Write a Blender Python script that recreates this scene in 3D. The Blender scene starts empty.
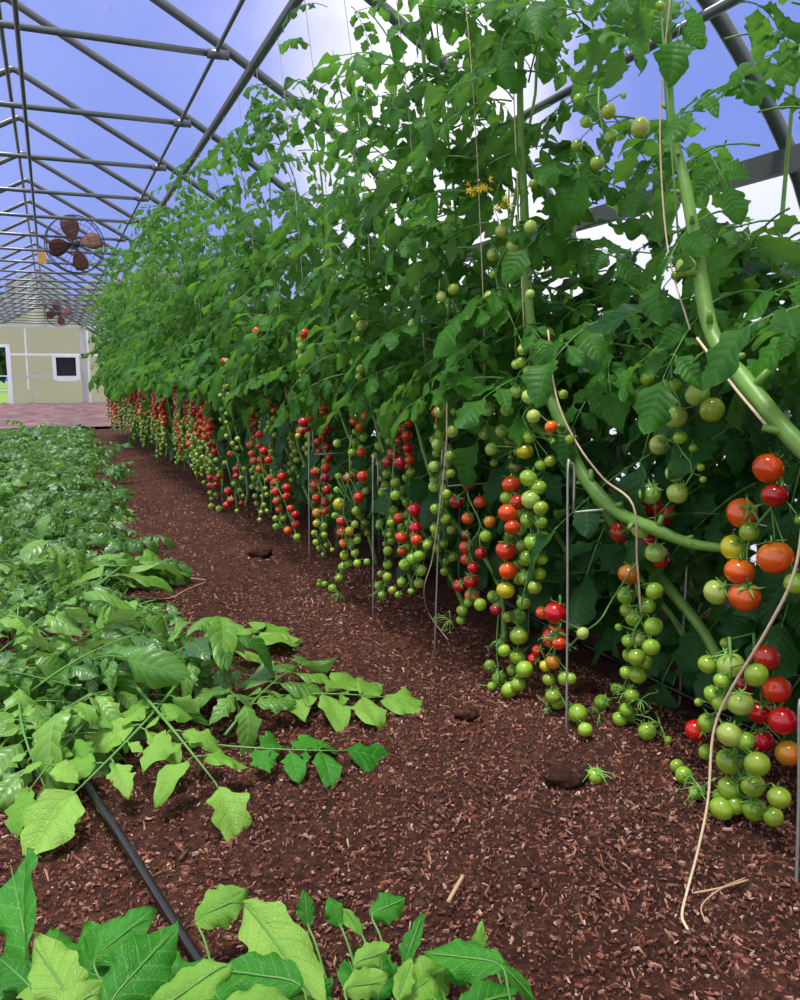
import bpy, math, random
import numpy as np
from mathutils import Vector, Matrix, Euler, Quaternion

C = bpy.context.scene.collection
PI = math.pi

# ------------------------------------------------------------------ camera, sky, sun, exposure
FPX = 820.0
PITCH = math.atan(124 / FPX)
YAW = math.atan(350 / FPX * math.cos(PITCH))
CAM = Vector((0, 0, 1.0))
cd = bpy.data.cameras.new('camera')
cam = bpy.data.objects.new('camera', cd)
C.objects.link(cam)
cam.location = CAM
cam.rotation_euler = (PI / 2 - PITCH, 0, -YAW)
cd.sensor_fit = 'VERTICAL'
cd.sensor_height = 24.0
cd.lens = 24.0 * FPX / 1000
cd.clip_start = 0.05
cd.clip_end = 400
bpy.context.scene.camera = cam

vs = bpy.context.scene.view_settings
vs.view_transform = 'Standard'
vs.look = 'None'
vs.gamma = 1
vs.use_curve_mapping = False
vs.exposure = 0.35

world = bpy.data.worlds.new('sky')
bpy.context.scene.world = world
world.use_nodes = True
wt = world.node_tree
wt.nodes.clear()
def wn(t, **k):
    n = wt.nodes.new(t)
    for a, b in k.items():
        setattr(n, a, b)
    return n
wo = wn('ShaderNodeOutputWorld'); bg = wn('ShaderNodeBackground'); tc = wn('ShaderNodeTexCoord')
nz = wn('ShaderNodeTexNoise'); nz.inputs['Scale'].default_value = 2.2; nz.inputs['Detail'].default_value = 5
wt.links.new(tc.outputs['Generated'], nz.inputs['Vector'])
dp = wn('ShaderNodeVectorMath', operation='DOT_PRODUCT'); dp.inputs[1].default_value = Vector((-0.10, 0.95, 0.22)).normalized()
wt.links.new(tc.outputs['Generated'], dp.inputs[0])
m1 = wn('ShaderNodeMapRange'); m1.inputs['From Min'].default_value = 0.985; m1.inputs['From Max'].default_value = 0.88
wt.links.new(dp.outputs['Value'], m1.inputs['Value'])
m2 = wn('ShaderNodeMapRange'); m2.inputs['From Min'].default_value = 0.35; m2.inputs['From Max'].default_value = 0.65
m2.inputs['To Min'].default_value = -0.30; m2.inputs['To Max'].default_value = 0.30
wt.links.new(nz.outputs['Fac'], m2.inputs['Value'])
ad = wn('ShaderNodeMath', operation='ADD'); ad.use_clamp = True
wt.links.new(m1.outputs[0], ad.inputs[0]); wt.links.new(m2.outputs[0], ad.inputs[1])
dp2 = wn('ShaderNodeVectorMath', operation='DOT_PRODUCT'); dp2.inputs[1].default_value = Vector((0.67, 0.70, 0.29)).normalized()
wt.links.new(tc.outputs['Generated'], dp2.inputs[0])
m3 = wn('ShaderNodeMapRange'); m3.inputs['From Min'].default_value = 0.975; m3.inputs['From Max'].default_value = 0.997
m3.inputs['To Min'].default_value = 0.0; m3.inputs['To Max'].default_value = 1.0
wt.links.new(dp2.outputs['Value'], m3.inputs['Value'])
sb = wn('ShaderNodeMath', operation='SUBTRACT'); sb.use_clamp = True
wt.links.new(ad.outputs[0], sb.inputs[0]); wt.links.new(m3.outputs[0], sb.inputs[1])
cr = wn('ShaderNodeValToRGB')
cr.color_ramp.elements[0].color = (0.075, 0.17, 0.66, 1)
cr.color_ramp.elements[1].color = (1.0, 0.99, 1.02, 1)
e = cr.color_ramp.elements.new(0.45); e.color = (0.24, 0.30, 0.80, 1)
wt.links.new(sb.outputs[0], cr.inputs['Fac'])
wt.links.new(cr.outputs['Color'], bg.inputs['Color'])
bg.inputs['Strength'].default_value = 0.95
wt.links.new(bg.outputs[0], wo.inputs['Surface'])

sd = bpy.data.lights.new('sun', 'SUN'); sd.energy = 5.0; sd.angle = math.radians(14); sd.color = (1.0, 0.97, 0.9)
sun = bpy.data.objects.new('sun', sd); C.objects.link(sun)
sun.rotation_euler = Vector((0.22, 0.10, -1.0)).to_track_quat('-Z', 'Y').to_euler()

# ------------------------------------------------------------------ pixel ray helper (800 x 1000)
_F = Vector((math.sin(YAW) * math.cos(PITCH), math.cos(YAW) * math.cos(PITCH), -math.sin(PITCH)))
_R = Vector((math.cos(YAW), -math.sin(YAW), 0))
_U = _R.cross(_F)
def at(px, py, X=None, Y=None, Z=None):
    d = _F + _R * ((px - 400) / FPX) + _U * ((500 - py) / FPX)
    if X is not None: t = X / d.x
    elif Y is not None: t = Y / d.y
    else: t = (Z - 1.0) / d.z
    return CAM + d * t
def depth(p):
    return (p - CAM).dot(_F)

# ------------------------------------------------------------------ materials
MATS = {}
def new_mat(name):
    m = bpy.data.materials.new(name); m.use_nodes = True
    MATS[name] = m
    return m, m.node_tree, m.node_tree.nodes['Principled BSDF'], m.node_tree.nodes['Material Output']
def N(t, kind, **k):
    n = t.nodes.new(kind)
    for a, b in k.items():
        setattr(n, a, b)
    return n
def mathn(t, op, a, b=None, c=None, clamp=False):
    n = t.nodes.new('ShaderNodeMath'); n.operation = op; n.use_clamp = clamp
    for i, v in enumerate((a, b, c)):
        if v is None: continue
        if isinstance(v, (int, float)): n.inputs[i].default_value = v
        else: t.links.new(v, n.inputs[i])
    return n.outputs[0]
def mixc(t, f, a, b, blend='MIX'):
    n = t.nodes.new('ShaderNodeMix'); n.data_type = 'RGBA'; n.blend_type = blend
    for s, v in ((0, f), (6, a), (7, b)):
        if isinstance(v, (int, float)): n.inputs[s].default_value = v
        elif isinstance(v, tuple): n.inputs[s].default_value = (*v, 1)
        else: t.links.new(v, n.inputs[s])
    return n.outputs[2]
def simple(name, col, rough=0.5, metal=0.0, vary=0.15, scale=20, spec=None, bump=0.0):
    m, t, b, o = new_mat(name)
    x = N(t, 'ShaderNodeTexCoord'); n = N(t, 'ShaderNodeTexNoise'); n.inputs['Scale'].default_value = scale; n.inputs['Detail'].default_value = 4
    t.links.new(x.outputs['Object'], n.inputs['Vector'])
    dark = tuple(c * (1 - vary) for c in col); lite = tuple(min(1, c * (1 + vary)) for c in col)
    t.links.new(mixc(t, n.outputs['Fac'], dark, lite), b.inputs['Base Color'])
    b.inputs['Roughness'].default_value = rough; b.inputs['Metallic'].default_value = metal
    if spec is not None: b.inputs['Specular IOR Level'].default_value = spec
    if bump:
        bn = N(t, 'ShaderNodeBump'); bn.inputs['Strength'].default_value = bump; bn.inputs['Distance'].default_value = 0.01
        t.links.new(n.outputs['Fac'], bn.inputs['Height']); t.links.new(bn.outputs[0], b.inputs['Normal'])
    return m

def leaf_mat(name, dark, lite, under, veincol, trans=0.3, veins=7.0, vein_strength=0.5, tcol=(0.22, 0.55, 0.03), rough=0.42, net=0, spec=0.24):
    m, t, b, o = new_mat(name)
    uv = N(t, 'ShaderNodeUVMap'); sep = N(t, 'ShaderNodeSeparateXYZ'); t.links.new(uv.outputs[0], sep.inputs[0])
    au = mathn(t, 'ABSOLUTE', mathn(t, 'MULTIPLY_ADD', sep.outputs[0], 2.0, -1.0))
    ph = mathn(t, 'SUBTRACT', mathn(t, 'MULTIPLY', sep.outputs[1], veins), mathn(t, 'MULTIPLY', au, 1.1))
    fr = mathn(t, 'ABSOLUTE', mathn(t, 'SUBTRACT', mathn(t, 'FRACT', ph), 0.5))
    line = mathn(t, 'SMOOTH_MIN', 1.0, mathn(t, 'MULTIPLY', mathn(t, 'SUBTRACT', 0.10, fr), 14.0, clamp=True), 0.0)
    mid = mathn(t, 'MULTIPLY', mathn(t, 'SUBTRACT', 0.07, au), 20.0, clamp=True)
    vein = mathn(t, 'MAXIMUM', line, mid, clamp=True)
    oi = N(t, 'ShaderNodeObjectInfo'); g = N(t, 'ShaderNodeNewGeometry')
    nn = N(t, 'ShaderNodeTexNoise'); nn.inputs['Scale'].default_value = 9.0; nn.inputs['Detail'].default_value = 3
    t.links.new(g.outputs['Position'], nn.inputs['Vector'])
    rnd = mathn(t, 'ADD', mathn(t, 'MULTIPLY', oi.outputs['Random'], 0.45), mathn(t, 'MULTIPLY', g.outputs['Random Per Island'], 0.25))
    f = mathn(t, 'ADD', rnd, mathn(t, 'MULTIPLY_ADD', nn.outputs['Fac'], 0.9, -0.28), clamp=True)
    c = mixc(t, f, dark, lite)
    c = mixc(t, g.outputs['Backfacing'], c, under)
    c = mixc(t, mathn(t, 'MULTIPLY', vein, vein_strength), c, veincol)
    t.links.new(c, b.inputs['Base Color'])
    b.inputs['Roughness'].default_value = rough
    b.inputs['Specular IOR Level'].default_value = spec
    bn = N(t, 'ShaderNodeBump'); bn.inputs['Strength'].default_value = 0.3; bn.inputs['Distance'].default_value = 0.003
    hgt = mathn(t, 'SUBTRACT', mathn(t, 'MULTIPLY', fr, 2.0), mathn(t, 'MULTIPLY', vein, 0.6))
    if net:
        vo = N(t, 'ShaderNodeTexVoronoi', feature='DISTANCE_TO_EDGE'); vo.inputs['Scale'].default_value = 22
        t.links.new(uv.outputs[0], vo.inputs['Vector'])
        hgt = mathn(t, 'ADD', hgt, mathn(t, 'MULTIPLY', mathn(t, 'MINIMUM', vo.outputs['Distance'], 0.25), 4.0))
        bn.inputs['Strength'].default_value = 0.38
    t.links.new(hgt, bn.inputs['Height'])
    t.links.new(bn.outputs[0], b.inputs['Normal'])
    tr = N(t, 'ShaderNodeBsdfTranslucent'); t.links.new(mixc(t, 0.6, c, tcol), tr.inputs['Color'])
    ms = N(t, 'ShaderNodeMixShader'); ms.inputs[0].default_value = trans
    t.links.new(b.outputs[0], ms.inputs[1]); t.links.new(tr.outputs[0], ms.inputs[2]); t.links.new(ms.outputs[0], o.inputs['Surface'])
    return m
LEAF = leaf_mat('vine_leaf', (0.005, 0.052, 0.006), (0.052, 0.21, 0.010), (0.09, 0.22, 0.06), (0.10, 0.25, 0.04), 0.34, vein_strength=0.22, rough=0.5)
REAR = leaf_mat('shaded_rear_leaf', (0.004, 0.040, 0.010), (0.020, 0.105, 0.018), (0.04, 0.12, 0.05), (0.08, 0.20, 0.06), 0.25, vein_strength=0.25)  # vine leaf darkened: the back row's shade is put into its colour
CUT = leaf_mat('cut_leaf', (0.006, 0.080, 0.010), (0.20, 0.42, 0.05), (0.32, 0.48, 0.15), (0.34, 0.48, 0.14), 0.22, vein_strength=0.3, rough=0.36, spec=0.5)
FORE = leaf_mat('fresh_leaf', (0.010, 0.115, 0.010), (0.050, 0.27, 0.018), (0.24, 0.44, 0.07), (0.10, 0.30, 0.04), 0.22, veins=6.0, vein_strength=0.5, net=1)
HEAPM = leaf_mat('heap_leaf', (0.005, 0.060, 0.008), (0.10, 0.28, 0.03), (0.22, 0.38, 0.12), (0.20, 0.36, 0.09), 0.22, vein_strength=0.3, rough=0.33, spec=0.65)
PALE = leaf_mat('pale_leaf', (0.09, 0.28, 0.02), (0.27, 0.46, 0.08), (0.30, 0.50, 0.12), (0.13, 0.34, 0.04), 0.22, veins=6.0, vein_strength=0.5, net=1)
STEM = simple('green_stem', (0.12, 0.26, 0.035), 0.45, vary=0.35, scale=25, bump=0.3)
PETI = simple('leaf_stalk', (0.09, 0.23, 0.04), 0.5, vary=0.25, scale=30)
CALYX = simple('sepal_green', (0.17, 0.38, 0.07), 0.6, vary=0.25, scale=8)
YELLOW = simple('flower_yellow', (0.85, 0.62, 0.03), 0.6, vary=0.1)
def fruit(name, top, bottom, blotch=0.3):
    m, t, b, o = new_mat(name)
    x = N(t, 'ShaderNodeTexCoord'); s = N(t, 'ShaderNodeSeparateXYZ'); t.links.new(x.outputs['Object'], s.inputs[0])
    n = N(t, 'ShaderNodeTexNoise'); n.inputs['Scale'].default_value = 1.6; n.inputs['Detail'].default_value = 2
    t.links.new(x.outputs['Object'], n.inputs['Vector'])
    f = mathn(t, 'ADD', mathn(t, 'MULTIPLY_ADD', s.outputs[2], 0.45, 0.35), mathn(t, 'MULTIPLY_ADD', n.outputs['Fac'], blotch * 2, -blotch), clamp=True)
    oi = N(t, 'ShaderNodeObjectInfo')
    c = mixc(t, f, bottom, top)
    h = N(t, 'ShaderNodeHueSaturation'); t.links.new(c, h.inputs['Color'])
    t.links.new(mathn(t, 'MULTIPLY_ADD', oi.outputs['Random'], 0.024, 0.488), h.inputs['Hue'])
    t.links.new(mathn(t, 'MULTIPLY_ADD', oi.outputs['Random'], 0.3, 0.85), h.inputs['Value'])
    t.links.new(h.outputs[0], b.inputs['Base Color'])
    b.inputs['Roughness'].default_value = 0.2
    b.inputs['Coat Weight'].default_value = 0.35; b.inputs['Coat Roughness'].default_value = 0.1
    return m
FR = {'r': fruit('red_skin', (0.55, 0.035, 0.005), (0.52, 0.012, 0.004), 0.1),
      'd': fruit('deep_red_skin', (0.34, 0.008, 0.005), (0.38, 0.010, 0.006), 0.1),
      'o': fruit('orange_skin', (0.66, 0.20, 0.01), (0.66, 0.05, 0.005), 0.25),
      't': fruit('turning_skin', (0.34, 0.26, 0.015), (0.55, 0.13, 0.01), 0.4),
      'y': fruit('yellow_skin', (0.36, 0.42, 0.015), (0.54, 0.44, 0.012), 0.25),
      'g': fruit('green_skin', (0.10, 0.25, 0.012), (0.28, 0.42, 0.03), 0.5),
      'p': fruit('pale_green_skin', (0.20, 0.34, 0.05), (0.38, 0.48, 0.09), 0.5)}
STEEL = simple('galvanised_steel', (0.11, 0.125, 0.13), 0.30, 0.4, vary=0.25, scale=9)
WIRE = simple('grey_wire', (0.42, 0.42, 0.40), 0.4, 0.5, vary=0.2)
TWINE = simple('jute_twine', (0.60, 0.45, 0.30), 0.9, vary=0.3, scale=60)
PTW = simple('white_string', (0.55, 0.55, 0.5), 0.9, vary=0.2)
BLACKP = simple('black_poly_pipe', (0.008, 0.008, 0.009), 0.22, vary=0.3)
BOARD = simple('weathered_board', (0.075, 0.085, 0.085), 0.8, vary=0.4, scale=6)
WHITEF = simple('white_frame', (0.70, 0.72, 0.78), 0.5, vary=0.1)
GREYF = simple('grey_frame', (0.42, 0.44, 0.50), 0.5, vary=0.15)
DARKV = simple('dark_louvre', (0.03, 0.035, 0.05), 0.5)
RUST = simple('rusty_blade', (0.13, 0.045, 0.03), 0.65, 0.2, vary=0.5, scale=8)
CAGE = simple('fan_cage_wire', (0.05, 0.055, 0.07), 0.4, 0.6)
STICKY = simple('yellow_card', (0.62, 0.36, 0.07), 0.5, vary=0.2)
DRYST = simple('dry_stem', (0.42, 0.26, 0.15), 0.85, vary=0.3)
CLOD = simple('soil_clod', (0.040, 0.017, 0.013), 0.95, vary=0.5, scale=40, bump=0.8)

# film
def film(name, tint, transp, trcol, gl=0.04, dirt=0.5):
    m, t, b, o = new_mat(name)
    t.nodes.remove(b)
    tp = N(t, 'ShaderNodeBsdfTransparent'); tl = N(t, 'ShaderNodeBsdfTranslucent'); gs = N(t, 'ShaderNodeBsdfGlossy')
    gs.inputs['Roughness'].default_value = 0.25
    g = N(t, 'ShaderNodeNewGeometry'); n = N(t, 'ShaderNodeTexNoise'); n.inputs['Scale'].default_value = 1.3; n.inputs['Detail'].default_value = 6
    t.links.new(g.outputs['Position'], n.inputs['Vector'])
    n2 = N(t, 'ShaderNodeTexNoise'); n2.inputs['Scale'].default_value = 7; n2.inputs['Detail'].default_value = 3
    mp = N(t, 'ShaderNodeMapping'); mp.inputs['Scale'].default_value = (1, 0.35, 1)
    t.links.new(g.outputs['Position'], mp.inputs[0]); t.links.new(mp.outputs[0], n2.inputs['Vector'])
    sp = mathn(t, 'MULTIPLY', mathn(t, 'SUBTRACT', n2.outputs['Fac'], 0.67), 9.0, clamp=True)
    c = mixc(t, n.outputs['Fac'], tuple(x * 0.88 for x in tint), tint)
    c = mixc(t, mathn(t, 'MULTIPLY', sp, dirt), c, tuple(x * 0.35 for x in tint))
    t.links.new(c, tp.inputs['Color']); tl.inputs['Color'].default_value = (*trcol, 1)
    a = N(t, 'ShaderNodeMixShader'); a.inputs[0].default_value = 1 - transp
    t.links.new(tp.outputs[0], a.inputs[1]); t.links.new(tl.outputs[0], a.inputs[2])
    d = N(t, 'ShaderNodeMixShader'); d.inputs[0].default_value = gl
    t.links.new(a.outputs[0], d.inputs[1]); t.links.new(gs.outputs[0], d.inputs[2]); t.links.new(d.outputs[0], o.inputs['Surface'])
    return m
ROOF = film('roof_film', (0.92, 0.93, 1.0), 0.90, (0.85, 0.88, 1.0))
SIDE = film('side_film', (0.90, 0.90, 0.95), 0.35, (0.95, 0.95, 1.0), dirt=0.2)
PANEL = film('wall_panel', (0.80, 0.74, 0.50), 0.08, (0.66, 0.55, 0.46), dirt=0.3)

# soil
m, t, b, o = new_mat('soil'); SOIL = m
g = N(t, 'ShaderNodeNewGeometry')
def tn(scale, det=5, rough=0.6):
    n = N(t, 'ShaderNodeTexNoise'); n.inputs['Scale'].default_value = scale; n.inputs['Detail'].default_value = det; n.inputs['Roughness'].default_value = rough
    t.links.new(g.outputs['Position'], n.inputs['Vector']); return n.outputs['Fac']
big = tn(1.1, 3); fine = tn(55, 8, 0.75); med = tn(14, 6, 0.7)
c1 = mixc(t, mathn(t, 'MULTIPLY_ADD', big, 2.4, -0.75, clamp=True), (0.105, 0.036, 0.021), (0.24, 0.075, 0.033))
c2 = mixc(t, mathn(t, 'MULTIPLY_ADD', fine, 4.0, -1.75, clamp=True), (0.034, 0.013, 0.009), c1)
c3 = mixc(t, mathn(t, 'MULTIPLY_ADD', med, 6.0, -3.55, clamp=True), c2, (0.27, 0.14, 0.10))
t.links.new(c3, b.inputs['Base Color']); b.inputs['Roughness'].default_value = 0.95; b.inputs['Specular IOR Level'].default_value = 0.2
bn = N(t, 'ShaderNodeBump'); bn.inputs['Strength'].default_value = 1.0; bn.inputs['Distance'].default_value = 0.02
t.links.new(mathn(t, 'ADD', fine, med), bn.inputs['Height']); t.links.new(bn.outputs[0], b.inputs['Normal'])

m, t, b, o = new_mat('bark_chips'); CHIP = m
g = N(t, 'ShaderNodeNewGeometry'); r = N(t, 'ShaderNodeValToRGB'); t.links.new(g.outputs['Random Per Island'], r.inputs[0])
els = r.color_ramp.elements
els[0].color = (0.040, 0.014, 0.009, 1); els[1].color = (0.52, 0.34, 0.26, 1)
for p_, c_ in ((0.4, (0.145, 0.045, 0.024, 1)), (0.78, (0.235, 0.090, 0.056, 1)), (0.94, (0.35, 0.185, 0.13, 1))):
    q = els.new(p_); q.color = c_
t.links.new(r.outputs[0], b.inputs['Base Color']); b.inputs['Roughness'].default_value = 0.8

m, t, b, o = new_mat('ground_sheet'); SHEET = m
g = N(t, 'ShaderNodeNewGeometry'); n = N(t, 'ShaderNodeTexNoise'); n.inputs['Scale'].default_value = 1.6; n.inputs['Detail'].default_value = 7
t.links.new(g.outputs['Position'], n.inputs['Vector'])
t.links.new(mixc(t, mathn(t, 'MULTIPLY_ADD', n.outputs['Fac'], 3.2, -1.2, clamp=True), (0.085, 0.038, 0.040), (0.20, 0.105, 0.105)), b.inputs['Base Color']); b.inputs['Roughness'].default_value = 0.8
GRASS = simple('grass', (0.11, 0.20, 0.03), 0.9, vary=0.3, scale=2)
TREE = simple('tree_crown', (0.025, 0.075, 0.02), 0.9, vary=0.5, scale=4, bump=1)
BARKM = simple('tree_bark', (0.08, 0.05, 0.03), 0.9)

# ------------------------------------------------------------------ mesh builder and object helpers
class MB:
    def __init__(s):
        s.v = []; s.f = []; s.m = []; s.uv = []; s.n = 0
    def add(s, verts, faces, mat=0, uvs=None):
        verts = [tuple(x) for x in verts]
        s.v += verts
        s.uv += list(uvs) if uvs is not None else [(0.5, 0.5)] * len(verts)
        k = s.n
        for f in faces: s.f.append(tuple(i + k for i in f))
        s.m += [mat] * len(faces)
        s.n += len(verts)
    def box(s, c, h, mat=0, M=None):
        vs_ = [Vector((sx * h[0], sy * h[1], sz * h[2])) for sx in (-1, 1) for sy in (-1, 1) for sz in (-1, 1)]
        vs_ = [(M @ v if M else v) + Vector(c) for v in vs_]
        s.add(vs_, [(0, 1, 3, 2), (4, 6, 7, 5), (0, 4, 5, 1), (2, 3, 7, 6), (0, 2, 6, 4), (1, 5, 7, 3)], mat)
    def tube(s, pts, r, sides=8, mat=0, closed=False):
        pts = [Vector(p) for p in pts]; n = len(pts)
        rr = r if isinstance(r, (list, tuple)) else [r] * n
        vv = []; up = None
        for i, p in enumerate(pts):
            if closed: T = pts[(i + 1) % n] - pts[i - 1]
            else: T = pts[min(i + 1, n - 1)] - pts[max(i - 1, 0)]
            if T.length < 1e-9: T = Vector((0, 0, 1))
            T.normalize()
            if up is None:
                up = Vector((0, 0, 1)) if abs(T.z) < 0.9 else Vector((1, 0, 0))
            A = up - T * up.dot(T)
            if A.length < 1e-6: A = T.orthogonal()
            A.normalize(); up = A; B = T.cross(A)
            for k in range(sides):
                a = 2 * PI * k / sides
                vv.append(p + (A * math.cos(a) + B * math.sin(a)) * rr[i])
        ff = []
        for i in range(n if closed else n - 1):
            for k in range(sides):
                j = (i + 1) % n; l = (k + 1) % sides
                ff.append((i * sides + k, i * sides + l, j * sides + l, j * sides + k))
        if not closed:
            ff.append(tuple(range(sides - 1, -1, -1))); ff.append(tuple((n - 1) * sides + k for k in range(sides)))
        s.add(vv, ff, mat)
    def mesh(s, name, mats, smooth=True):
        me = bpy.data.meshes.new(name)
        me.from_pydata(s.v, [], s.f)
        for x in mats: me.materials.append(x)
        me.polygons.foreach_set('material_index', s.m)
        if smooth: me.polygons.foreach_set('use_smooth', [True] * len(s.f))
        ul = me.uv_layers.new(name='UVMap')
        li = np.empty(len(me.loops), dtype=np.int32); me.loops.foreach_get('vertex_index', li)
        ul.data.foreach_set('uv', np.array(s.uv, dtype=np.float32)[li].ravel())
        me.update()
        return me
    def build(s, name, mats, parent=None, smooth=True):
        if not isinstance(mats, (list, tuple)): mats = [mats]
        return link(name, s.mesh(name, mats, smooth), parent)
def link(name, me, parent=None):
    o = bpy.data.objects.new(name, me); C.objects.link(o)
    if parent: o.parent = parent
    return o
def tag(o, label=None, cat=None, group=None, kind=None):
    if label: o['label'] = label
    if cat: o['category'] = cat
    if group: o['group'] = group
    if kind: o['kind'] = kind
    return o
def empty(name, loc, label, cat, group=None):
    o = bpy.data.objects.new(name, None); C.objects.link(o); o.location = loc
    o.empty_display_size = 0.1
    return tag(o, label, cat, group)
def catmull(pts, n=5):
    pts = [Vector(p) for p in pts]
    P = [pts[0] * 2 - pts[1]] + pts + [pts[-1] * 2 - pts[-2]]
    out = []
    for i in range(1, len(P) - 2):
        for k in range(n):
            u = k / n; a, b, c, d = P[i - 1:i + 3]
            out.append(0.5 * ((2 * b) + (c - a) * u + (2 * a - 5 * b + 4 * c - d) * u * u + (3 * b - a - 3 * c + d) * u ** 3))
    out.append(pts[-1])
    return out
def lerp(a, b, t): return a + (b - a) * t

# ------------------------------------------------------------------ ground height
def gh(x, y):
    return (0.018 * math.sin(x * 2.3 + y * 0.7) * math.cos(y * 1.9) + 0.010 * math.sin(x * 7.1 + 1.3) * math.sin(y * 6.3)
            + 0.03 * math.exp(-((x - 1.55) / 0.28) ** 2) - 0.01)

# ------------------------------------------------------------------ the setting
YEND = 31.8
PROF = [(-0.13, 3.42), (0.42, 3.125), (0.97, 2.83), (1.62, 2.446), (1.94, 2.20), (2.20, 1.95), (2.42, 1.67), (2.55, 1.35), (2.62, 0.9), (2.65, 0.0)]
def mir(p): return (-0.26 - p[0], p[1])

xs = np.concatenate([np.linspace(-3.2, -1.4, 8), np.linspace(-1.3, 2.6, 110), [3.2]])
ys = np.concatenate([np.linspace(-2, 0.6, 6), np.linspace(0.65, 6, 150), np.linspace(6.2, 18, 70), np.linspace(19, 31.8, 8)])
mb = MB(); rg = random.Random(3)
vv = [(x, y, gh(x, y) + (rg.uniform(-0.006, 0.006) if y > 0.6 else 0)) for y in ys for x in xs]
nx = len(xs)
ff = [(j * nx + i, j * nx + i + 1, (j + 1) * nx + i + 1, (j + 1) * nx + i) for j in range(len(ys) - 1) for i in range(nx - 1)]
mb.add(vv, ff)
tag(mb.build('floor', SOIL), kind='structure')

def sweep(prof, name, mat):
    mb = MB(); Ys = [-2.0 + i * (YEND + 2.0) / 24 for i in range(25)]
    vv = [(x, y, z) for y in Ys for x, z in prof]; n = len(prof)
    mb.add(vv, [(j * n + i, j * n + i + 1, (j + 1) * n + i + 1, (j + 1) * n + i) for j in range(24) for i in range(n - 1)])
    return tag(mb.build(name, mat), kind='structure')
off = [(x + 0.03, z + 0.035) for x, z in PROF]
off[0] = (PROF[0][0], PROF[0][1] + 0.045)
right_top = off[:6] + [(2.43, 1.74)]
right_low = [(2.43, 1.74)] + off[6:]
right_low[1] = (2.47, 1.66); right_low[-1] = (2.69, -0.02)
sweep([mir(p) for p in reversed(right_top)] + right_top[1:], 'ceiling', ROOF)
sweep(right_low, 'wall_right', SIDE)
sweep([mir(p) for p in reversed(right_low)], 'wall_left', SIDE)
for s_, nm in ((1, 'trim_1'), (-1, 'trim_2')):
    mb = MB(); x = 2.34 if s_ > 0 else -0.26 - 2.34
    mb.box((x, (YEND - 2) / 2, 1.72), (0.016, (YEND + 2) / 2, 0.04))
    tag(mb.build(nm, BOARD, smooth=False), kind='structure')
for s_, nm in ((1, 'baseboard_right'), (-1, 'baseboard_left')):
    mb = MB(); x = 2.60 if s_ > 0 else -0.26 - 2.60
    mb.box((x, (YEND - 2) / 2, 0.10), (0.02, (YEND + 2) / 2, 0.13))
    tag(mb.build(nm, BOARD, smooth=False), kind='structure')

# end wall of translucent panels, with its frame, door and louvred window
DX0, DX1, DZ = -2.25, -1.33, 1.98
WX0, WX1, WZ0, WZ1 = 0.16, 0.93, 0.92, 1.70
def prof_z(x):
    P = [mir(p) for p in reversed(PROF)] + PROF[1:]
    for a, b in zip(P, P[1:]):
        if a[0] <= x <= b[0] and b[0] > a[0]: return lerp(a[1], b[1], (x - a[0]) / (b[0] - a[0]))
    return 0
mb = MB(); xs_ = sorted(set([round(-2.9 + 0.05 * i, 3) for i in range(111)] + [DX0, DX1, WX0, WX1]))
for a, b in zip(xs_, xs_[1:]):
    cx = (a + b) / 2
    cuts = [(0.0, None)]
    if DX0 <= cx <= DX1: segs = [(DZ, None)]
    elif WX0 <= cx <= WX1: segs = [(-0.02, WZ0), (WZ1, None)]
    else: segs = [(-0.02, None)]
    for z0, z1 in segs:
        za = max(z0, z1 if z1 else prof_z(a)); zb = max(z0, z1 if z1 else prof_z(b))
        mb.add([(a, YEND, z0), (b, YEND, z0), (b, YEND, zb), (a, YEND, za)], [(0, 1, 2, 3)])
tag(mb.build('wall_back', PANEL, smooth=False), kind='structure')
tn_ = [3]
def trim(c, h, mat=GREYF):
    mb = MB(); mb.box(c, h); tag(mb.build('trim_%d' % tn_[0], mat, smooth=False), kind='structure'); tn_[0] += 1
yf = YEND - 0.05
trim((1.12, yf, 1.36), (0.075, 0.04, 1.36), GREYF)
trim((1.30, yf, 1.30), (0.035, 0.04, 1.30), WHITEF)
trim((-0.72, yf, 1.62), (0.025, 0.03, 1.10), WHITEF)
trim((-0.60, yf, 0.25), (0.02, 0.03, 0.25), GREYF)
trim((0.35, yf - 0.01, 1.74), (1.70, 0.03, 0.035), WHITEF)
trim((-0.48, yf - 0.01, 1.00), (0.66, 0.03, 0.028), GREYF)
trim((-0.13, yf - 0.02, 2.72), (1.9, 0.03, 0.04), GREYF)
trim((2.0, yf - 0.01, 0.03), (0.6, 0.03, 0.05), GREYF)
mb = MB()
for c_, h_ in (((DX0 - 0.04, YEND - 0.04, DZ / 2), (0.06, 0.06, DZ / 2)), ((DX1 + 0.04, YEND - 0.04, DZ / 2), (0.07, 0.06, DZ / 2)), (((DX0 + DX1) / 2, YEND - 0.04, DZ + 0.05), (0.56, 0.06, 0.05))):
    mb.box(c_, h_)
dr = tag(mb.build('door_1', WHITEF, smooth=False), kind='structure')
mb = MB(); mb.box(((DX0 + DX1) / 2, YEND - 0.02, 0.5), (0.44, 0.012, 0.03)); mb.box(((DX0 + DX1) / 2, YEND - 0.02, 1.0), (0.44, 0.012, 0.02)); mb.build('door_rail', WHITEF, dr, smooth=False)
mb = MB(); cx, cz = (WX0 + WX1) / 2, (WZ0 + WZ1) / 2; hw, hz_ = (WX1 - WX0) / 2, (WZ1 - WZ0) / 2
for c_, h_ in (((WX0, YEND - 0.12, cz), (0.06, 0.11, hz_ + 0.05)), ((WX1, YEND - 0.12, cz), (0.06, 0.11, hz_ + 0.05)), ((cx, YEND - 0.12, WZ0 - 0.01), (hw - 0.06, 0.108, 0.09)), ((cx, YEND - 0.12, WZ1), (hw - 0.06, 0.108, 0.05))):
    mb.box(c_, h_)
wd = tag(mb.build('window_1', WHITEF, smooth=False), kind='structure')
mb = MB()
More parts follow.
